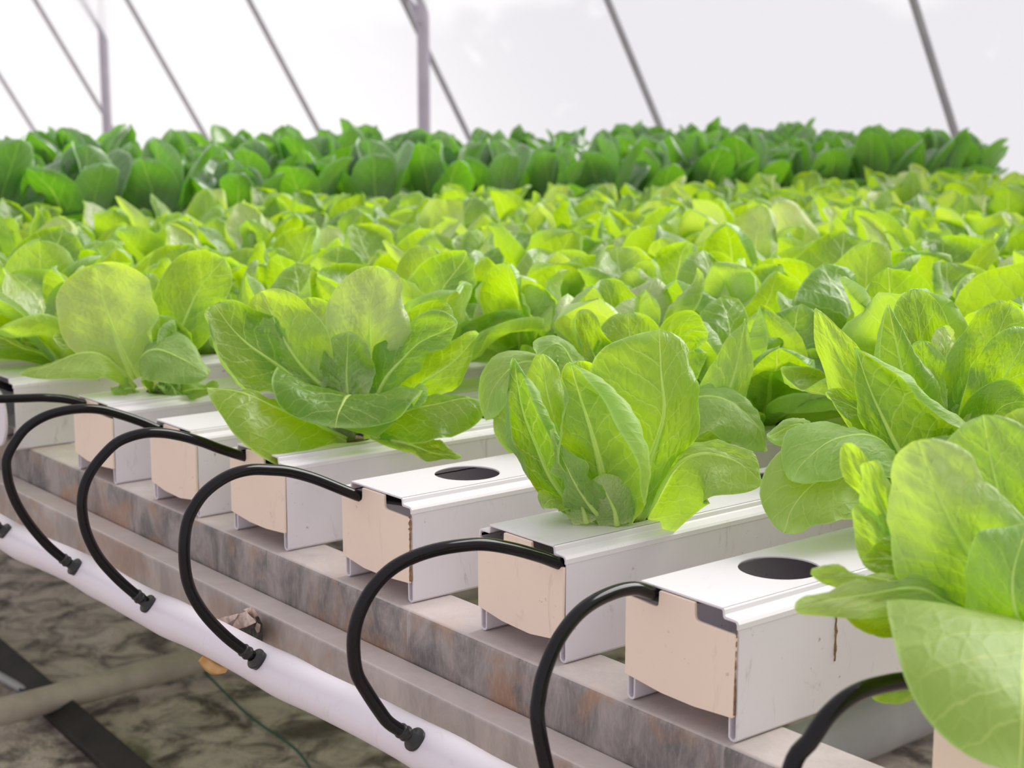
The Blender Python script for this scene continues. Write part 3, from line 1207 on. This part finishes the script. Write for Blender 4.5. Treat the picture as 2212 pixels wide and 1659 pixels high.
def proto_dark(seed, nu=12, nv=8, tall=1.0):
    r = random.Random(seed)
    leaves = []
    a0 = r.uniform(0, 6.28)
    k = 0
    for ring, (n, e0, e1, L0, L1, d0, d1) in enumerate(((5, .45, .9, .20, .25, .9, 1.9), (5, .95, 1.25, .22, .26, .2, 1.0), (4, 1.3, 1.5, .20, .26, -.1, .35))):
        for i in range(n):
            k += 1
            el = r.uniform(e0, e1)
            P, n0, n1 = polar_leaf(a0+ring*.6+i*2*PI/n+r.uniform(-.3, .3), el, r.uniform(L0, L1)*tall, r.uniform(d0, d1), .05, r, out0=.012)
            fl = r.random() < .4
            if fl:
                n0, n1 = -n0, -n1
            w = r.uniform(.046, .062)
            leaves.append(leaf_data(P, n0, n1, w, w*r.uniform(.85, 1.1), cup=r.uniform(.2, .7), curl=(r.uniform(0, 1.4), r.uniform(0, 1.4)), nu=nu, nv=nv, m=r.uniform(.62, .72), base=.10, tipp=r.uniform(2.2, 3.0), ruffle=r.uniform(.002, .006), pucker=.0018, seed=seed*31+k, flip=int(fl)))
    return leaves


# ---- the plants one can see leaf by leaf: spines read off the photo, each at its own distance
TOWARD = -Vector((FW.x, FW.y, 0)).normalized()
RH = Vector((RT.x, RT.y, 0)).normalized()


def cv(n):
    return RH*n[0]+Vector((0, 0, 1))*n[1]+TOWARD*n[2]


AWAY, TOW, DN, UPV = (0, .15, -1), (0, .25, 1), (0, -1, -.35), (0, 1, .35)
RESERVED = {}


def hero(ch, k, label, origin, scale, leaves, name='lettuce', fill=4, seed=1, rib=0.0030, grp='nearest lettuces seen leaf by leaf', nu=30, nv=20):
    cx, cy = XR[ch]
    base_ = Vector((cx, HOLE_0+PITCH*k+cy, TOP))
    RESERVED[(ch, k)] = True
    h = empty(name, base_, label, 'lettuce', grp)
    D = depth(base_)
    link_copy('stem', STEM, h)
    link_copy('growing_plug', PLUG, h)
    r = random.Random(seed)
    for i, lf in enumerate(leaves):
        pts, nn, w = lf[:3]
        kw = dict(lf[3]) if len(lf) > 3 else {}
        na, nb = (nn if isinstance(nn[0], tuple) else (nn, nn))
        wl, wr = (w if isinstance(w, tuple) else (w, w))
        P = []
        for (x, y, df) in pts:
            P.append(at_depth(origin[0]+x*scale, origin[1]+y*scale, D-df)-base_)
        s = scale*D/FPX
        ribm = kw.pop('rib', rib)
        a_ = dict(nu=nu, nv=nv, ruffle=.003, pucker=.0019, buckle=.0028, seed=seed*50+i)
        a_.update(kw)
        d = leaf_data(P, cv(na), cv(nb), wl*s, wr*s, **a_)
        o = link_copy('leaf', mesh_from('leaf', [d], M_LEAF), h)
        if ribm:
            link_copy('midrib', rib_mesh(d, ribm*.8, M_RIB), o)
    for i in range(fill):
        P, n0, n1 = polar_leaf(r.uniform(0, 6.28), r.uniform(1.1, 1.45), r.uniform(.06, .085), r.uniform(-.3, .3), .03, r)
        d = leaf_data(P, n0, n1, .03, .03, cup=.9, nu=16, nv=12, seed=seed*50+40+i, pucker=.003, pale=r.choice((0, .3)))
        link_copy('leaf', mesh_from('leaf', [d], M_LEAF), h)
    return h


# upright lettuce between the two empty holes
hero('E', 0, 'upright bright lettuce between the two empty holes, one tall glowing leaf in front', (1040, 660), .29837, [
    ([(1120, 1560, .018), (1200, 1200, .032), (1320, 800, .036), (1305, 500, .032), (1290, 170, .02)], (.05, .1, -1), (280, 545), dict(cup=.45, curl=(.9, .3), m=.66, base=.22, tipp=3.4, ruffle=.004, flip=1)),
    ([(930, 1570, .024), (870, 1250, .040), (790, 900, .046), (700, 620, .040), (640, 410, .034)], (-.25, .2, 1), (360, 640), dict(cup=.35, curl=(2.2, 2.9), m=.45, base=.30, tipp=1.5, tipe=.85, edge=.40)),
    ([(900, 1575, .026), (760, 1400, .046), (600, 1150, .056), (500, 900, .05)], (.3, .1, -1), (150, 190), dict(cup=1.3, curl=(.3, .3), m=.4, base=.35, tipp=1.4, tipe=.9)),
    ([(700, 1500, -.006), (480, 1200, .006), (330, 850, .012), (260, 560, .012), (240, 385, .006)], (-.3, .15, 1), (240, 330), dict(cup=.45, curl=(2.8, 2.6), m=.48, base=.3, tipp=1.5, tipe=.8, edge=.48)),
    ([(760, 1480, -.012), (600, 1050, -.012), (480, 650, -.010), (440, 350, -.012)], (-.1, .3, -1), (220, 270), dict(cup=.5, curl=(.6, -2.4), m=.55, base=.3, tipe=.7)),
    ([(1190, 1530, .012), (1400, 1180, .028), (1600, 1060, .036), (1820, 1110, .042), (2040, 1290, .046)], ((.15, -.8, -.6), (-.2, -.7, -.7)), (400, 150), dict(cup=.42, curl=(.1, .1), m=.62, base=.62, tipp=1.7, tipe=.62, pucker=.0022)),
    ([(660, 1545, .018), (580, 1420, .03), (500, 1400, .038), (450, 1455, .044)], DN, (110, 110), dict(cup=.6, base=.4, m=.5)),
    ([(1120, 1500, .014), (1130, 1250, .026), (1010, 900, .030), (880, 620, .026)], (-.5, .2, -1), (140, 170), dict(cup=.6, curl=(.5, .3), m=.5, base=.4)),
    ([(980, 1590, .036), (960, 1480, .040), (900, 1350, .044), (850, 1230, .044)], (0, .1, -1), (170, 170), dict(cup=.6, m=.5, base=.75, ruffle=0, buckle=0, pucker=.0006, pale=.45)),
    ([(760, 1575, .034), (730, 1470, .038), (690, 1380, .040), (640, 1290, .040)], (0, .1, -1), (130, 130), dict(cup=.6, m=.5, base=.75, ruffle=0, buckle=0, pucker=.0006, pale=.45)),
    ([(1130, 1480, -.01), (1180, 1050, -.022), (1150, 600, -.03), (1100, 330, -.034)], (0, .2, 1), (260, 260), dict(cup=.5, m=.6, base=.3)),
    ([(900, 1450, -.012), (800, 1000, -.024), (740, 600, -.03), (700, 400, -.03)], (0, .2, 1), (250, 250), dict(cup=.5, m=.6, base=.3)),
], seed=3)

# spread out lettuce left of centre
hero('C', 0, 'spread out lettuce with a broad leaf drooping over a hose, beside the left empty hole', (380, 560), .32550, [
    ([(1130, 1190, .012), (860, 1050, .036), (620, 960, .052), (400, 880, .060), (205, 850, .064)], (-.1, -1, -.55), (70, 430), dict(cup=.8, curl=(.2, .2), m=.45, base=.25, tipp=1.6, tipe=.7, pucker=.0022, flip=1)),
    ([(1200, 1150, -.004), (1180, 960, .014), (1135, 900, .044), (1085, 990, .064), (1060, 1120, .070)], ((0, .6, .6), (0, .9, .5)), (480, 480), dict(cup=.55, curl=(-.8, -.5), m=.62, base=.25, tipp=2.6, ruffle=.006)),
    ([(1230, 1020, -.006), (1280, 760, -.010), (1290, 420, -.008), (1340, 45, -.010)], (-.1, .25, 1), (300, 290), dict(cup=.35, curl=(.2, -1.2), m=.56, base=.42, tipp=2.0, pucker=.0034, pale=.45, ruffle=.004)),
    ([(1300, 980, .000), (1450, 720, .004), (1640, 540, .006), (1870, 420, .014)], (-.35, .6, .7), (230, 210), dict(cup=.5, curl=(-1.2, .2), m=.55, base=.35, tipp=1.8)),
    ([(1330, 1020, .004), (1600, 850, .012), (1830, 690, .018), (2012, 495, .016)], (.2, -.25, -1), (160, 270), dict(cup=1.15, curl=(.1, .1), m=.5, base=.3, tipp=1.4, tipe=.8, flip=1)),
    ([(1250, 1120, .010), (1500, 1010, .030), (1800, 930, .036), (2065, 960, .034)], (.05, -1, -.6), (300, 60), dict(cup=.7, m=.58, base=.3, tipp=2.2, pucker=.002, flip=1)),
    ([(1300, 1170, .026), (1480, 1215, .042), (1680, 1270, .050), (1895, 1315, .052)], (0, -.7, -1), (60, 95), dict(cup=.8, curl=(.3, .5), m=.5, base=.4, flip=1)),
    ([(1080, 930, .002), (860, 740, .008), (700, 500, .010), (560, 215, .006)], (-.15, .3, 1), (250, 280), dict(cup=.3, curl=(.1, -.5), m=.52, base=.3, tipp=2.0, pale=.35, pucker=.003)),
    ([(1030, 960, .000), (720, 730, .010), (460, 560, .018), (250, 300, .012)], (-.2, .6, .8), (290, 260), dict(cup=.4, curl=(1.8, .4), m=.56, base=.28, tipp=1.9, ruffle=.004)),
    ([(1150, 950, -.018), (960, 620, -.028), (900, 420, -.030), (880, 255, -.034)], TOW, (230, 230), dict(cup=.5, m=.6, base=.3, pale=.7, pucker=.004)),
    ([(1320, 1010, .010), (1480, 900, .026), (1570, 900, .034), (1625, 975, .036)], (0, -.8, -.6), (120, 120), dict(cup=.7, m=.5, base=.35)),
    ([(1420, 900, -.02), (1600, 600, -.03), (1720, 400, -.03), (1830, 330, -.03)], TOW, (180, 180), dict(cup=.5, m=.6, base=.3)),
    ([(1150, 1050, .004), (1130, 800, .006), (1140, 620, .004), (1150, 480, .0)], TOW, (180, 180), dict(cup=.4, m=.55, base=.6, pale=.7, pucker=.003)),
], seed=5, fill=0)

# lettuce at the left with the rounded big leaf
hero('A', 0, 'lettuce at the left with a big rounded glowing leaf and a low leaf pointing left', (0, 480), .22901, [
    ([(1280, 1560, .006), (1000, 1270, .030), (700, 1270, .046), (400, 1360, .056), (172, 1430, .060)], (-.1, -1, -.5), (40, 290), dict(cup=.8, curl=(.2, .2), m=.45, base=.25, tipp=1.4, tipe=.8)),
    ([(1420, 1600, .008), (1330, 1300, .034), (1480, 1200, .046), (1720, 1290, .054), (1960, 1450, .058)], (.1, -.9, -.6), (330, 300), dict(cup=.8, m=.5, base=.3, tipp=1.7)),
    ([(1270, 1480, .000), (1090, 1080, .008), (980, 740, .008), (900, 395, .004)], (.0, .2, 1), (460, 520), dict(cup=.5, curl=(.2, .2), m=.55, base=.22, tipp=2.4, pale=.35, pucker=.0028)),
    ([(1480, 1430, -.008), (1720, 980, -.010), (1860, 650, -.010), (2120, 345, -.012)], (0, .25, 1), (360, 330), dict(cup=.4, m=.60, base=.22, tipp=2.6)),
    ([(1500, 1610, .008), (1700, 1600, .026), (1900, 1580, .034), (2060, 1530, .038)], (0, -.8, -.8), (90, 130), dict(cup=.7, m=.5, base=.4)),
    ([(1250, 1450, -.014), (950, 1200, -.010), (700, 1110, -.004), (500, 1090, .0)], (0, .9, .5), (170, 170), dict(cup=.6, m=.55, base=.3)),
    ([(1500, 1450, -.014), (1720, 1150, -.018), (1900, 900, -.022), (2040, 700, -.026)], (0, .3, 1), (160, 160), dict(cup=.5, m=.6, base=.3)),
    ([(1420, 1560, -.01), (1400, 1150, -.02), (1380, 800, -.026), (1390, 480, -.03)], TOW, (220, 220), dict(cup=.5, m=.6, base=.3, pale=.8, pucker=.004)),
    ([(1300, 1610, .014), (1180, 1560, .026), (1050, 1600, .034)], (0, -.8, -.6), (80, 80), dict(cup=.6, base=.4)),
    ([(1450, 1600, .010), (1560, 1500, .02), (1640, 1560, .03), (1680, 1650, .034)], DN, (110, 110), dict(cup=.6, base=.4)),
], seed=7)

# lettuce at the right with rolled pointed leaves
hero('F', 1, 'lettuce at the right with rolled pointed sage leaves behind the nearest empty hole', (1600, 600), .27667, [
    ([(1520, 1800, .010), (1270, 1420, .034), (1060, 1000, .040), (890, 540, .034)], (.15, .2, 1), (210, 700), dict(cup=.35, curl=(-1.8, 2.8), m=.45, base=.28, tipp=1.5, tipe=.95, edge=.50)),
    ([(1500, 1700, -.006), (1370, 1200, .008), (1260, 680, .012), (1165, 205, .008)], (-.25, .2, 1), (560, 320), dict(cup=.3, curl=(2.6, -1.9), m=.42, base=.3, tipp=1.4, tipe=.95, edge=.42)),
    ([(1350, 1550, -.016), (980, 950, -.012), (740, 560, -.010), (590, 235, -.010)], (.1, .1, -1), (210, 230), dict(cup=.5, m=.5, base=.25, tipp=1.5, tipe=.8)),
    ([(1480, 1830, .012), (1160, 1350, .046), (760, 1250, .070), (500, 1420, .082), (400, 1590, .086)], (0, -1, -.5), (360, 320), dict(cup=.85, curl=(.3, .3), m=.58, base=.3, tipp=2.6, pucker=.002)),
    ([(1320, 1700, -.004), (820, 1350, .018), (480, 1150, .034), (205, 1240, .042)], (0, -1, -.5), (150, 300), dict(cup=.8, m=.52, base=.25, tipp=1.7)),
    ([(1520, 1880, .012), (1050, 1600, .050), (650, 1560, .074), (420, 1750, .086), (330, 1990, .09)], (0, -1, -.7), (420, 360), dict(cup=.7, m=.55, base=.3, tipp=2.4, ruffle=.004)),
    ([(1560, 1350, -.03), (1470, 800, -.04), (1400, 430, -.042), (1340, 90, -.044)], TOW, (230, 250), dict(cup=.45, m=.6, base=.3, tipp=2.4)),
    ([(1560, 1300, -.02), (1600, 850, -.026), (1620, 600, -.03), (1570, 380, -.034)], (-.2, .2, -1), (170, 170), dict(cup=.8, m=.5, base=.6, pale=.9, pucker=.004)),
    ([(1500, 1300, -.012), (1450, 950, -.008), (1430, 700, -.006), (1420, 490, -.002)], (.2, .2, -1), (170, 170), dict(cup=.5, curl=(.2, 1.2), m=.6, base=.4)),
    ([(1660, 1350, -.024), (1760, 880, -.026), (1930, 560, -.028), (2120, 200, -.03)], (0, .2, 1), (260, 330), dict(cup=.35, curl=(-.8, .2), m=.6, base=.22, tipp=2.6)),
    ([(1700, 1350, -.006), (1930, 1000, .004), (2100, 700, .010), (2260, 400, .010)], (-.2, .2, 1), (260, 260), dict(cup=.35, m=.6, base=.25)),
    ([(1700, 1450, .004), (1900, 1150, .014), (2080, 1000, .024), (2260, 960, .03)], (0, .8, .6), (230, 230), dict(cup=.5, m=.6, base=.3)),
    ([(1450, 1600, .0), (1150, 1250, .018), (850, 1000, .020), (660, 900, .02)], (0, .6, .8), (130, 130), dict(cup=.6, base=.3)),
], seed=9)

# blurred foreground lettuce, bottom right corner
hero('G', 0, 'blurred pale lettuce in the foreground at the bottom right corner', (1700, 860), .48166, [
    ([(1060, 1090, .020), (1075, 1010, .060), (1070, 1080, .110), (1050, 1330, .150), (1030, 1680, .165)], ((0, -1, -.2), (0, -.1, -1)), (560, 470), dict(cup=.55, curl=(.3, .3), m=.42, base=.5, tipp=2.4, pucker=.0008, buckle=.002)),
    ([(1010, 1010, .020), (860, 760, .050), (700, 470, .054), (590, 190, .044)], (.25, -.1, -1), (270, 300), dict(cup=.6, curl=(.2, .2), m=.48, base=.42, tipp=2.2, pale=.35, pucker=.0028)),
    ([(1090, 950, .004), (1010, 640, .016), (930, 350, .018), (880, 75, .012)], (.15, .1, -1), (260, 260), dict(cup=.35, curl=(.2, .2), m=.56, base=.35, tipp=2.6)),
    ([(1100, 1090, .050), (1020, 960, .074), (1010, 780, .080), (1080, 560, .074)], (.3, -.2, -1), (160, 200), dict(cup=.7, m=.5, base=.5)),
    ([(900, 1010, .020), (620, 870, .050), (320, 880, .068), (35, 945, .078)], (-.05, -.75, -.8), (70, 110), dict(cup=.7, m=.45, base=.4, ruffle=.005, pale=.25)),
    ([(880, 990, .010), (560, 860, .034), (320, 800, .044), (105, 790, .048)], (-.05, -.8, -.7), (60, 80), dict(cup=.6, m=.5, base=.4, pale=.2)),
    ([(920, 1060, .010), (620, 1010, .032), (420, 985, .040), (250, 975, .044)], (0, .7, .9), (90, 90), dict(cup=.5, m=.5, base=.3)),
    ([(920, 1000, .000), (560, 760, .010), (420, 640, .010), (300, 480, .006)], (.1, .1, -1), (120, 120), dict(cup=.5, m=.5, base=.3)),
    ([(860, 960, .000), (540, 680, .014), (430, 500, .014), (365, 285, .010)], (.3, .1, -1), (100, 100), dict(cup=1.0, curl=(.5, .9), m=.5, base=.3, ruffle=.004)),
    ([(820, 900, -.014), (520, 560, -.012), (360, 380, -.012), (255, 205, -.012)], (.0, .1, -1), (80, 90), dict(cup=.6, m=.5, base=.3)),
    ([(900, 1000, .006), (640, 810, .020), (480, 730, .026), (330, 725, .030)], (0, .4, .9), (110, 110), dict(cup=.5, m=.5, base=.3)),
    ([(920, 1130, .016), (680, 1230, .030), (540, 1290, .030), (365, 1325, .032)], (0, -.6, -.9), (60, 80), dict(cup=.5, m=.5, base=.4)),
    ([(1120, 900, -.02), (1130, 500, -.03), (1100, 250, -.03), (1090, 40, -.034)], TOW, (260, 260), dict(cup=.5, m=.6, base=.3)),
    ([(1150, 1000, .03), (1250, 800, .05), (1350, 600, .05), (1450, 500, .05)], (0, .3, 1), (220, 220), dict(cup=.5, m=.6, base=.3)),
    ([(1150, 1050, .03), (1300, 1000, .06), (1500, 1050, .08), (1600, 1200, .09)], DN, (220, 220), dict(cup=.5, m=.6, base=.3)),
], seed=11)

# lettuce behind the upright one
hero('D', 1, 'lettuce directly behind the upright lettuce, its leaves peeping out on both sides', (1040, 660), .29837, [
    ([(1260, 1050, .006), (1640, 900, .024), (1820, 520, .026), (1912, 92, .012)], (.15, -.1, -1), (190, 300), dict(cup=.6, m=.36, base=.3, tipp=1.3, tipe=.9, pucker=.0026)),
    ([(1220, 1040, .008), (1500, 700, .030), (1800, 680, .050), (1990, 870, .060), (2040, 1060, .064)], ((.1, -1, -.5), (-.6, -.5, -.6)), (360, 170), dict(cup=.7, m=.52, base=.3, tipp=2.4, pucker=.002)),
    ([(900, 980, .000), (560, 520, .010), (300, 400, .018), (100, 560, .026), (30, 830, .03)], (-.1, -1, -.4), (200, 190), dict(cup=.7, m=.56, base=.3)),
    ([(850, 1050, .002), (480, 1000, .014), (270, 900, .022), (150, 640, .024)], (.1, -.2, -1), (300, 160), dict(cup=.6, m=.5, base=.3)),
    ([(950, 950, -.004), (720, 520, .004), (560, 290, .010), (400, 360, .02)], (-.1, -1, -.4), (190, 190), dict(cup=.8, m=.55, base=.3)),
    ([(1010, 950, -.022), (1050, 450, -.03), (1070, 250, -.032), (1060, 45, -.036)], TOW, (270, 270), dict(cup=.5, m=.6, base=.3, tipp=2.8)),
    ([(980, 900, -.014), (850, 450, -.024), (760, 200, -.02), (720, 30, -.016)], (.2, .2, 1), (140, 160), dict(cup=.5, curl=(1.8, .3), m=.55, base=.3)),
    ([(1150, 950, -.014), (1350, 500, -.02), (1480, 200, -.014), (1650, 190, .0)], (0, .4, .9), (200, 220), dict(cup=.5, m=.6, base=.3)),
    ([(1280, 1080, .008), (1550, 1060, .03), (1750, 1080, .04), (1930, 1130, .044)], DN, (100, 100), dict(cup=.5, base=.4)),
], seed=13)

# ---- the rest: kinds built once, then copied
rl = random.Random(21)
PROTOS = []
for s in range(9):
    L = proto_lettuce(100+s)
    PROTOS.append([mesh_from('leaf', [d], M_LEAF) for d in L])
FAR = []
for s in range(7):
    FAR.append(mesh_from('lettuce', proto_lettuce(300+s, 10, 8), M_LEAF))
DARKP = []
for s in range(6):
    L = proto_dark(500+s)
    DARKP.append([mesh_from('leaf', [d], M_DARK) for d in L])
DARKF = [mesh_from('dark_leafy_green', proto_dark(600+s, 10, 8), M_DARK) for s in range(5)]



def mid_hero(ch, k, label, leaves, proto, take, **kw):
    h = hero(ch, k, label, (0, 0), 1.0, leaves, fill=0, grp='light green lettuces behind the nearest plants', nu=22, nv=14, **kw)
    for me in PROTOS[proto][take:]:
        link_copy('leaf', me, h)
    return h


mid_hero('Z', 7, 'lettuce with a tall pale pinkish folded leaf rising above the right middle rows', [
    ([(1735, 625, .0), (1740, 560, .02), (1705, 490, .03), (1675, 440, .03)], (.1, .1, -1), (62, 92), dict(cup=.9, curl=(.8, .5), m=.55, base=.35, pale=1.0, pucker=.003)),
    ([(1690, 640, .01), (1630, 560, .04), (1560, 545, .06), (1500, 590, .07)], (0, -1, -.4), (60, 75), dict(cup=.9, m=.5, base=.4, pale=.8, pucker=.004)),
    ([(1720, 640, .02), (1650, 600, .06), (1610, 580, .07), (1530, 640, .08)], (0, -.9, -.5), (70, 80), dict(cup=.7, m=.5, base=.4)),
], 0, 4, seed=31)
mid_hero('L1', 3, 'lettuce with an upright oval pale leaf showing its thick rib, left middle rows', [
    ([(682, 660, .02), (690, 610, .05), (708, 550, .06), (706, 488, .05)], (.1, .1, -1), (56, 58), dict(cup=.7, m=.55, base=.4, pale=.75, pucker=.003, rib=.004)),
    ([(700, 660, .0), (780, 600, .02), (800, 560, .02), (810, 515, .02)], (0, .2, 1), (45, 45), dict(cup=.5, m=.6, base=.3)),
], 1, 3, seed=33)
mid_hero('A', 2, 'lettuce with an arched glowing leaf rimmed in sage right of the spread out lettuce', [
    ([(965, 775, .01), (1020, 690, .03), (1065, 630, .04), (1095, 575, .03)], (-.2, .2, 1), (72, 92), dict(cup=.35, curl=(-1.6, -1.8), m=.62, base=.3, tipp=3.0, ruffle=.004)),
    ([(960, 780, .03), (1030, 740, .06), (1080, 700, .07), (1112, 662, .07)], (0, .3, -1), (60, 85), dict(cup=.7, curl=(.2, 1.2), m=.5, base=.35, tipe=.8)),
    ([(930, 770, .01), (915, 700, .02), (905, 620, .02), (925, 530, .02)], (0, .2, 1), (62, 66), dict(cup=.6, curl=(.2, -1.5), m=.6, base=.3, pale=.3)),
], 2, 4, seed=35)
mid_hero('A', 4, 'lettuce with a pale rounded inner leaf in the centre middle rows', [
    ([(1395, 720, .03), (1330, 660, .07), (1290, 620, .08), (1240, 660, .09)], (0, -1, -.4), (70, 90), dict(cup=.9, m=.55, base=.4, pale=.7, pucker=.004)),
    ([(1420, 720, .02), (1500, 650, .04), (1550, 610, .04), (1600, 600, .05)], (0, .3, 1), (75, 85), dict(cup=.5, curl=(.2, -1.4), m=.6, base=.3)),
    ([(1400, 720, .0), (1420, 640, .01), (1440, 570, .0), (1425, 515, .01)], (0, -.3, -1), (58, 58), dict(cup=.9, m=.5, base=.3, pale=.4)),
], 3, 5, seed=37)

EMPTY = {('F', 0), ('D', 0), ('C', 1), ('E', 1), ('B', 0)}
ORD = ['first', 'second', 'third', 'fourth', 'fifth', 'sixth']


def in_view(p, margin=160, rad=0.15):
    d = depth(p)
    if d < .3:
        return False
    q = p-CAM
    m = margin+rad*FPX/d
    px = CX+FPX*q.dot(RT)/d
    return -m*.6 < px < 2212+m*.6+220


def place_parts(name, meshes, loc, rz, sc, label, cat, grp):
    h = empty(name, loc, label, cat, grp, rz)
    h.scale = (sc, sc, sc*rl.uniform(.9, 1.08))
    h.rotation_euler = (rl.uniform(-.06, .06), rl.uniform(-.06, .06), rz)
    link_copy('stem', STEM, h)
    for me in meshes:
        link_copy('leaf', me, h)
    return h


def place_one(name, me, loc, rz, sc, label, cat, grp):
    o = bpy.data.objects.new(name, me)
    COL.objects.link(o)
    o.location = loc
    o.rotation_euler = (rl.uniform(-.08, .08), rl.uniform(-.08, .08), rz)
    o.scale = (sc, sc, sc*rl.uniform(.88, 1.1))
    return tag(o, label, cat, grp)


nfar = 0
for key, (cx, cy) in XR.items():
    dark = key[0] == 'K'
    for k in range(NHOLE):
        if (key, k) in RESERVED or (key, k) in EMPTY:
            continue
        p = Vector((cx, cy+HOLE_0+PITCH*k, TOP))
        if not in_view(p):
            continue
        d = depth(p)
        rz = rl.uniform(0, 6.28)
        if not dark:
            sc = rl.uniform(1.0, 1.24)
            if d < 2.15:
                if key in CH_SHORT and k < 5:
                    lab = 'light green lettuce, %s hole of the %s' % (ORD[k], CH_SHORT[key])
                    grp = 'light green lettuces behind the nearest plants'
                else:
                    lab = 'light green lettuce in the dense middle rows just behind the nearest plants'
                    grp = 'light green lettuces in the middle rows'
                place_parts('lettuce', PROTOS[rl.randrange(9)], p, rz, sc, lab, 'lettuce', grp)
            else:
                place_one('lettuce', FAR[rl.randrange(7)], p, rz, sc, 'small blurred light green lettuce in the dense far rows before the dark greens', 'lettuce', 'blurred light green lettuces in the far rows')
        else:
            sc = rl.uniform(.92, 1.12)
            i = int(key[1:])
            if i == 0 and d < 5.0:
                place_parts('dark_leafy_green', DARKP[rl.randrange(6)], p, rz, sc, 'tall dark green leafy plant in the front row of dark greens before the wall', 'leafy green', 'tall dark greens in the front row')
            elif i < 6:
                place_one('dark_leafy_green', DARKF[rl.randrange(5)], p, rz, sc*1.02, 'tall dark green leafy plant in the blurred rows nearest the white wall', 'leafy green', 'tall dark greens in the back rows')
